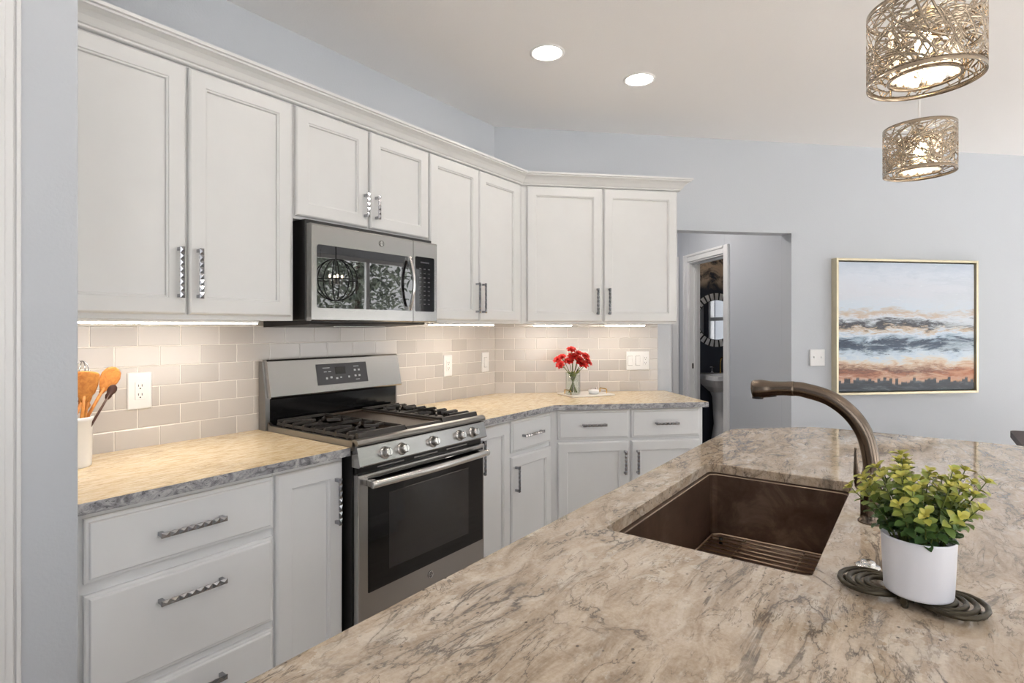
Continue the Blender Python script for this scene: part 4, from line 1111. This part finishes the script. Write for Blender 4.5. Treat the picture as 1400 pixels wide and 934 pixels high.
for i, (zx, zy, sz, lab) in enumerate(FL):
    px, py = 740 + zx / 7.78, 460 + zy / 7.78
    s_ = .378 + (px - 760) * .00512; z = 1.171 - (py - 490) * .0049; y = -.225 + fr_.uniform(-.035, .025) - (.02 if sz > 1.3 else 0)
    foot = (VX + fr_.uniform(-.028, .028), VY + fr_.uniform(-.025, .025), VZ + .012); top = Vector((s_, y, z)); O = foot
    t = thing('red_flower', lab, 'flower', F2, O, 'red flowers in the glass vase')
    mouth = Vector((VX + (s_ - VX) * .22, VY + (y - VY) * .2, VZ + .135))
    foot2 = (VX - (s_ - VX) * .28 + fr_.uniform(-.006, .006), VY - (y - VY) * .4, VZ + .012); foot2 = (max(VX - .037, min(VX + .037, foot2[0])), max(VY - .03, min(VY + .03, foot2[1])), foot2[2])
    m = MB(O); m.tube([foot2, tuple(mouth.lerp(Vector(foot2), .5)), tuple(mouth), tuple(mouth.lerp(top, .6) + Vector((0, 0, .006))), tuple(top - Vector((0, 0, .008)))], .0022, 6); m.build('stem', M['stem'], t)
    m = MB(O); ax = (top - mouth).normalized() * .75 + Vector((0, -.55, .25)); ax.normalize(); sd = ax.orthogonal().normalized(); rb = .0255 * sz
    for L_, (n_, open_, ln, wd) in enumerate(((3, .12, .62, .62), (5, .32, .80, .8), (7, .58, .95, .85), (8, .85, 1.0, .9), (8, 1.12, .95, .9))):
        for k in range(n_):
            a = 2 * math.pi * k / n_ + L_ * .5 + fr_.uniform(-.15, .15); v = Matrix.Rotation(a, 3, ax) @ sd; s2 = ax.cross(v).normalized(); vs = []
            for q in (0, .4, .75, 1.):
                bend = open_ * (q ** .8); c0 = top - ax * rb * .35 + (v * math.sin(bend) + ax * math.cos(bend) * .75) * rb * ln * q * 1.15 + v * rb * .10 * L_ * q
                wv = rb * wd * math.sin(math.pi * (.14 + .76 * q)) * .72
                for e in (-1, -.5, 0, .5, 1): vs.append(tuple(c0 + s2 * wv * e - v * wv * .38 * e * e + ax * wv * .12 * e * e))
            f0 = len(m.f); m.add(vs, [(r_ * 5 + c_, r_ * 5 + c_ + 1, (r_ + 1) * 5 + c_ + 1, (r_ + 1) * 5 + c_) for r_ in range(3) for c_ in range(4)], True)
            col = mixc(RED, RED2, fr_.random() * .8)
            for q in range(12): m.col[f0 + q] = col
    m.build('bloom', M['petal'], t)
# greenery at the mouth belongs to the stems' sprigs
O = (VX, VY, VZ + .10); t = thing('green_sprig', 'small yellow-green leaves tucked among stems at the vase mouth', 'sprig', F2, O)
lfm = MB(O)
for k in range(26):
    a = fr_.uniform(0, 6.28); p = Vector((VX + .012 * math.cos(a), VY + .012 * math.sin(a), VZ + .12)); d_ = Vector((math.cos(a) * .6, math.sin(a) * .6, fr_.uniform(.5, 1.4)))
    leaf(lfm, p, d_, Vector((0, 0, 1)), fr_.uniform(.03, .06), .012, mixc(MG, YY, fr_.random() * .7))
lfm.build('leaves', M['leaf'], t)
O = (.650, -.215, VZ)
t = thing('trinket_dish', 'small white round dish with a lid and metal knob on the tray', 'dish', F2, O)
m = MB(O); m.lathe([(.030, 0), (.035, .004), (.036, .026), (.033, .028), (.031, .024), (.0, .022)], O, 32); m.build('bowl', M['crock'], t)
m = MB(O); m.tube([(O[0] - .028, O[1] - .006, O[2] + .031), (O[0] + .02, O[1] + .006, O[2] + .033)], .0025, 8); m.ball((O[0] + .022, O[1] + .006, O[2] + .034), .0055, 12, 8); m.build('metal_knob', M['bright_steel'], t)

# ------------------------------------------------------------------ powder room things
SXp, EB = 2.80, 2.049
O = (SXp, EB, 0)
t = thing('pedestal_sink', 'white pedestal sink against the dark powder room wall', 'sink', F2, O)
m = MB(O)
def srect(w_, d_, z, y1=EB, r=.05): return [(SXp + x, y1 + y, z) for x, y in [(px_, py_) for px_, py_ in rrect(-w_ / 2, w_ / 2, -d_, 0, r)]]
m.rings([srect(.24, .20, .66), srect(.42, .34, .73, r=.07), srect(.54, .43, .80, r=.06), srect(.56, .45, .815, r=.06), srect(.56, .45, .862, r=.06), srect(.53, .42, .866, r=.05), srect(.44, .30, .862, EB - .09, .06), srect(.34, .2, .76, EB - .13, .06)], True, True, True, False); m.build('basin', M['porcelain'], t, bevel=.004)
m = MB(O); m.rings([srect(.26, .24, 0, EB - .02), srect(.24, .22, .05, EB - .02), srect(.17, .16, .30, EB - .04), srect(.19, .18, .60, EB - .02), srect(.26, .22, .70, EB - .01)], True, True, True, True); m.build('pedestal', M['porcelain'], t)
O = (SXp, EB - .07, .866)
t = thing('sink_faucet', 'small chrome faucet on the pedestal sink', 'faucet', F2, O)
m = MB(O); m.tube(curve([(O[0], O[1], .866), (O[0], O[1], .99), (O[0], O[1] - .03, 1.04), (O[0], O[1] - .09, 1.04), (O[0], O[1] - .11, 1.0)], 24), .009, 10); m.build('spout', M['gold'], t)
for dx in (-.10, .10):
    m = MB(O); m.lathe([(.02, 0), (.018, .02), (.011, .03), (.011, .075), (.0, .078)], (O[0] + dx, O[1], .866), 16); m.tube([(O[0] + dx - .03, O[1] - .002, .938), (O[0] + dx + .03, O[1] - .002, .938)], .006, 8); m.build('tap', M['chrome'], t)
O = (2.79, EB, 1.466)
t = thing('wall_mirror', 'round mirror with a sunburst frame of glass pieces above the pedestal sink', 'mirror', F2, O)
m = MB(O); m.tube([(O[0], EB - .001, O[2]), (O[0], EB - .012, O[2])], .225, 48, smooth=False); m.build('glass', M['mirror'], t)
m = MB(O); m.tube([(O[0], EB - .001, O[2]), (O[0], EB - .006, O[2])], .31, 48, smooth=False); m.build('backing', M['blackplastic'], t)
m = MB(O); n = 30
for k in range(n):
    a0, a1 = 2 * math.pi * (k + .16) / n, 2 * math.pi * (k + .84) / n; r0, r1 = .232, .306
    q = [(O[0] + r_ * math.cos(a), EB - .007, O[2] + r_ * math.sin(a)) for r_, a in ((r0, a0), (r1, a0), (r1, a1), (r0, a1))]
    c_ = (sum(p[0] for p in q) / 4, EB - .016, sum(p[2] for p in q) / 4); q.append(c_); m.add(q, [(0, 1, 4), (1, 2, 4), (2, 3, 4), (3, 0, 4)])
m.build('frame_pieces', M['white'], t)
cpw = (2.705, 1.55)
O = (cpw[0], cpw[1], 2.10)
t = thing('crystal_chandelier', 'small lit crystal chandelier hanging in the powder room', 'chandelier', F2, O)
m = MB(O); rr = random.Random(2)
for k in range(90):
    h = rr.uniform(-.0, .3); q = .11 * (1 - .35 * abs(h - .15) / .15); a = rr.uniform(0, 6.28); m.ball((O[0] + q * math.cos(a), O[1] + q * math.sin(a), 2.03 + h), rr.uniform(.008, .014), 6, 4)
cr = m.build('crystals', M['crystal'], t); cr['kind'] = 'stuff'
m = MB(O); m.ball((O[0], O[1], 2.22), .025, 12, 8); m.build('bulb', M['candle'], t)
m = MB(O); m.cyl((O[0], O[1], 2.36), (O[0], O[1], CZ - .001), .006, 8); m.build('rod', M['gold'], t)

# ------------------------------------------------------------------ dining table and orb chandelier
O = (4.17, -3.7, 0)
t = thing('dining_table', 'dark wood dining table at the far right beyond the island', 'table', F1, O)
tx0, tx1, ty0, ty1 = 3.62, 4.655, -4.55, -2.845
m = MB(O); m.prism(rrect(tx0, tx1, ty0, ty1, .05), .715, .752); m.build('tabletop', M['darkwood'], t, bevel=.012, seg=3)
m = MB(O)
for a, b, c, d in ((tx0 + .07, tx1 - .07, ty0 + .07, ty0 + .09), (tx0 + .07, tx1 - .07, ty1 - .09, ty1 - .07), (tx0 + .07, tx0 + .09, ty0 + .07, ty1 - .07), (tx1 - .09, tx1 - .07, ty0 + .07, ty1 - .07)): m.box(a, b, c, d, .63, .714)
m.build('apron', M['darkwood'], t)
for x in (tx0 + .06, tx1 - .12):
    for y in (ty0 + .06, ty1 - .12): m = MB(O); m.box(x, x + .06, y, y + .06, 0, .714); m.build('leg', M['darkwood'], t, bevel=.004)
O = (4.12, -3.85, 1.72)
t = thing('orb_chandelier', 'black wire orb chandelier with candle bulbs above the dining table', 'chandelier', F1, O)
m = MB(O); cz_ = 1.93
for k in range(4):
    a = math.pi * k / 4; m.tube([(O[0] + .24 * math.cos(b_) * math.cos(a), O[1] + .24 * math.cos(b_) * math.sin(a), cz_ + .24 * math.sin(b_)) for b_ in (2 * math.pi * i / 36 for i in range(36))], .007, 6, closed=True)
m.tube([(O[0] + .24 * math.cos(b_), O[1] + .24 * math.sin(b_), cz_) for b_ in (2 * math.pi * i / 36 for i in range(36))], .006, 6, closed=True)
m.build('orb', M['blackplastic'], t)
m = MB(O); m.cyl((O[0], O[1], cz_ - .05), (O[0], O[1], CZ - .02), .006, 8); m.lathe([(.06, CZ - .02), (.06, CZ - .0005)], (O[0], O[1], 0), 24); m.build('rod', M['blackplastic'], t)
for k in range(4):
    a = math.pi * k / 2 + .4; x, y = O[0] + .07 * math.cos(a), O[1] + .07 * math.sin(a)
    m = MB(O); m.cyl((x, y, cz_ - .06), (x, y, cz_ + .02), .009, 10); m.tube([(O[0], O[1], cz_ - .04), (x, y, cz_ - .055)], .004, 6); cd = m.build('candle', M['white'], t)
    m = MB(O); m.ball((x, y, cz_ + .04), .012, 10, 8, (1, 1, 1.8)); m.build('bulb', M['candle'], cd)

# ------------------------------------------------------------------ outside
m = MB(); m.box(-14, 22, -26, BY - .3, -.4, -.3); o = m.build('ground', M['lawn']); struct(o)
def tree(x, y, h, seed, label):
    O = (x, y, -.3); t = thing('garden_tree', label, 'tree', F1, O, 'trees outside the windows')
    m = MB(O); m.tube([(x, y, -.3), (x + .1, y, h * .3), (x, y + .1, h * .7)], [.16, .12, .05], 10); m.build('trunk', M['bark'], t)
    rr = random.Random(seed); m = MB(O)
    for k in range(1500):
        v = Vector((rr.gauss(0, 1), rr.gauss(0, 1), rr.gauss(0, 1))).normalized() * (rr.random() ** .4); p = Vector((x + v.x * h * .36, y + v.y * h * .36, h * .62 + v.z * h * .36))
        leaf(m, p, Vector((rr.gauss(0, 1), rr.gauss(0, 1), rr.gauss(0, .6))), Vector((0, 0, 1)), rr.uniform(.14, .3), .13, mixc(lin((78, 92, 80)), lin((150, 160, 142)), rr.random()))
    m.build('foliage', M['tree'], t)
tree(6.3, -9.5, 4.6, 1, 'green garden tree outside the window behind the dining table')
tree(10.4, -11.5, 4.8, 2, 'taller green garden tree further along outside the windows')
tree(2.4, -11.5, 4.4, 3, 'green garden tree outside the middle window')
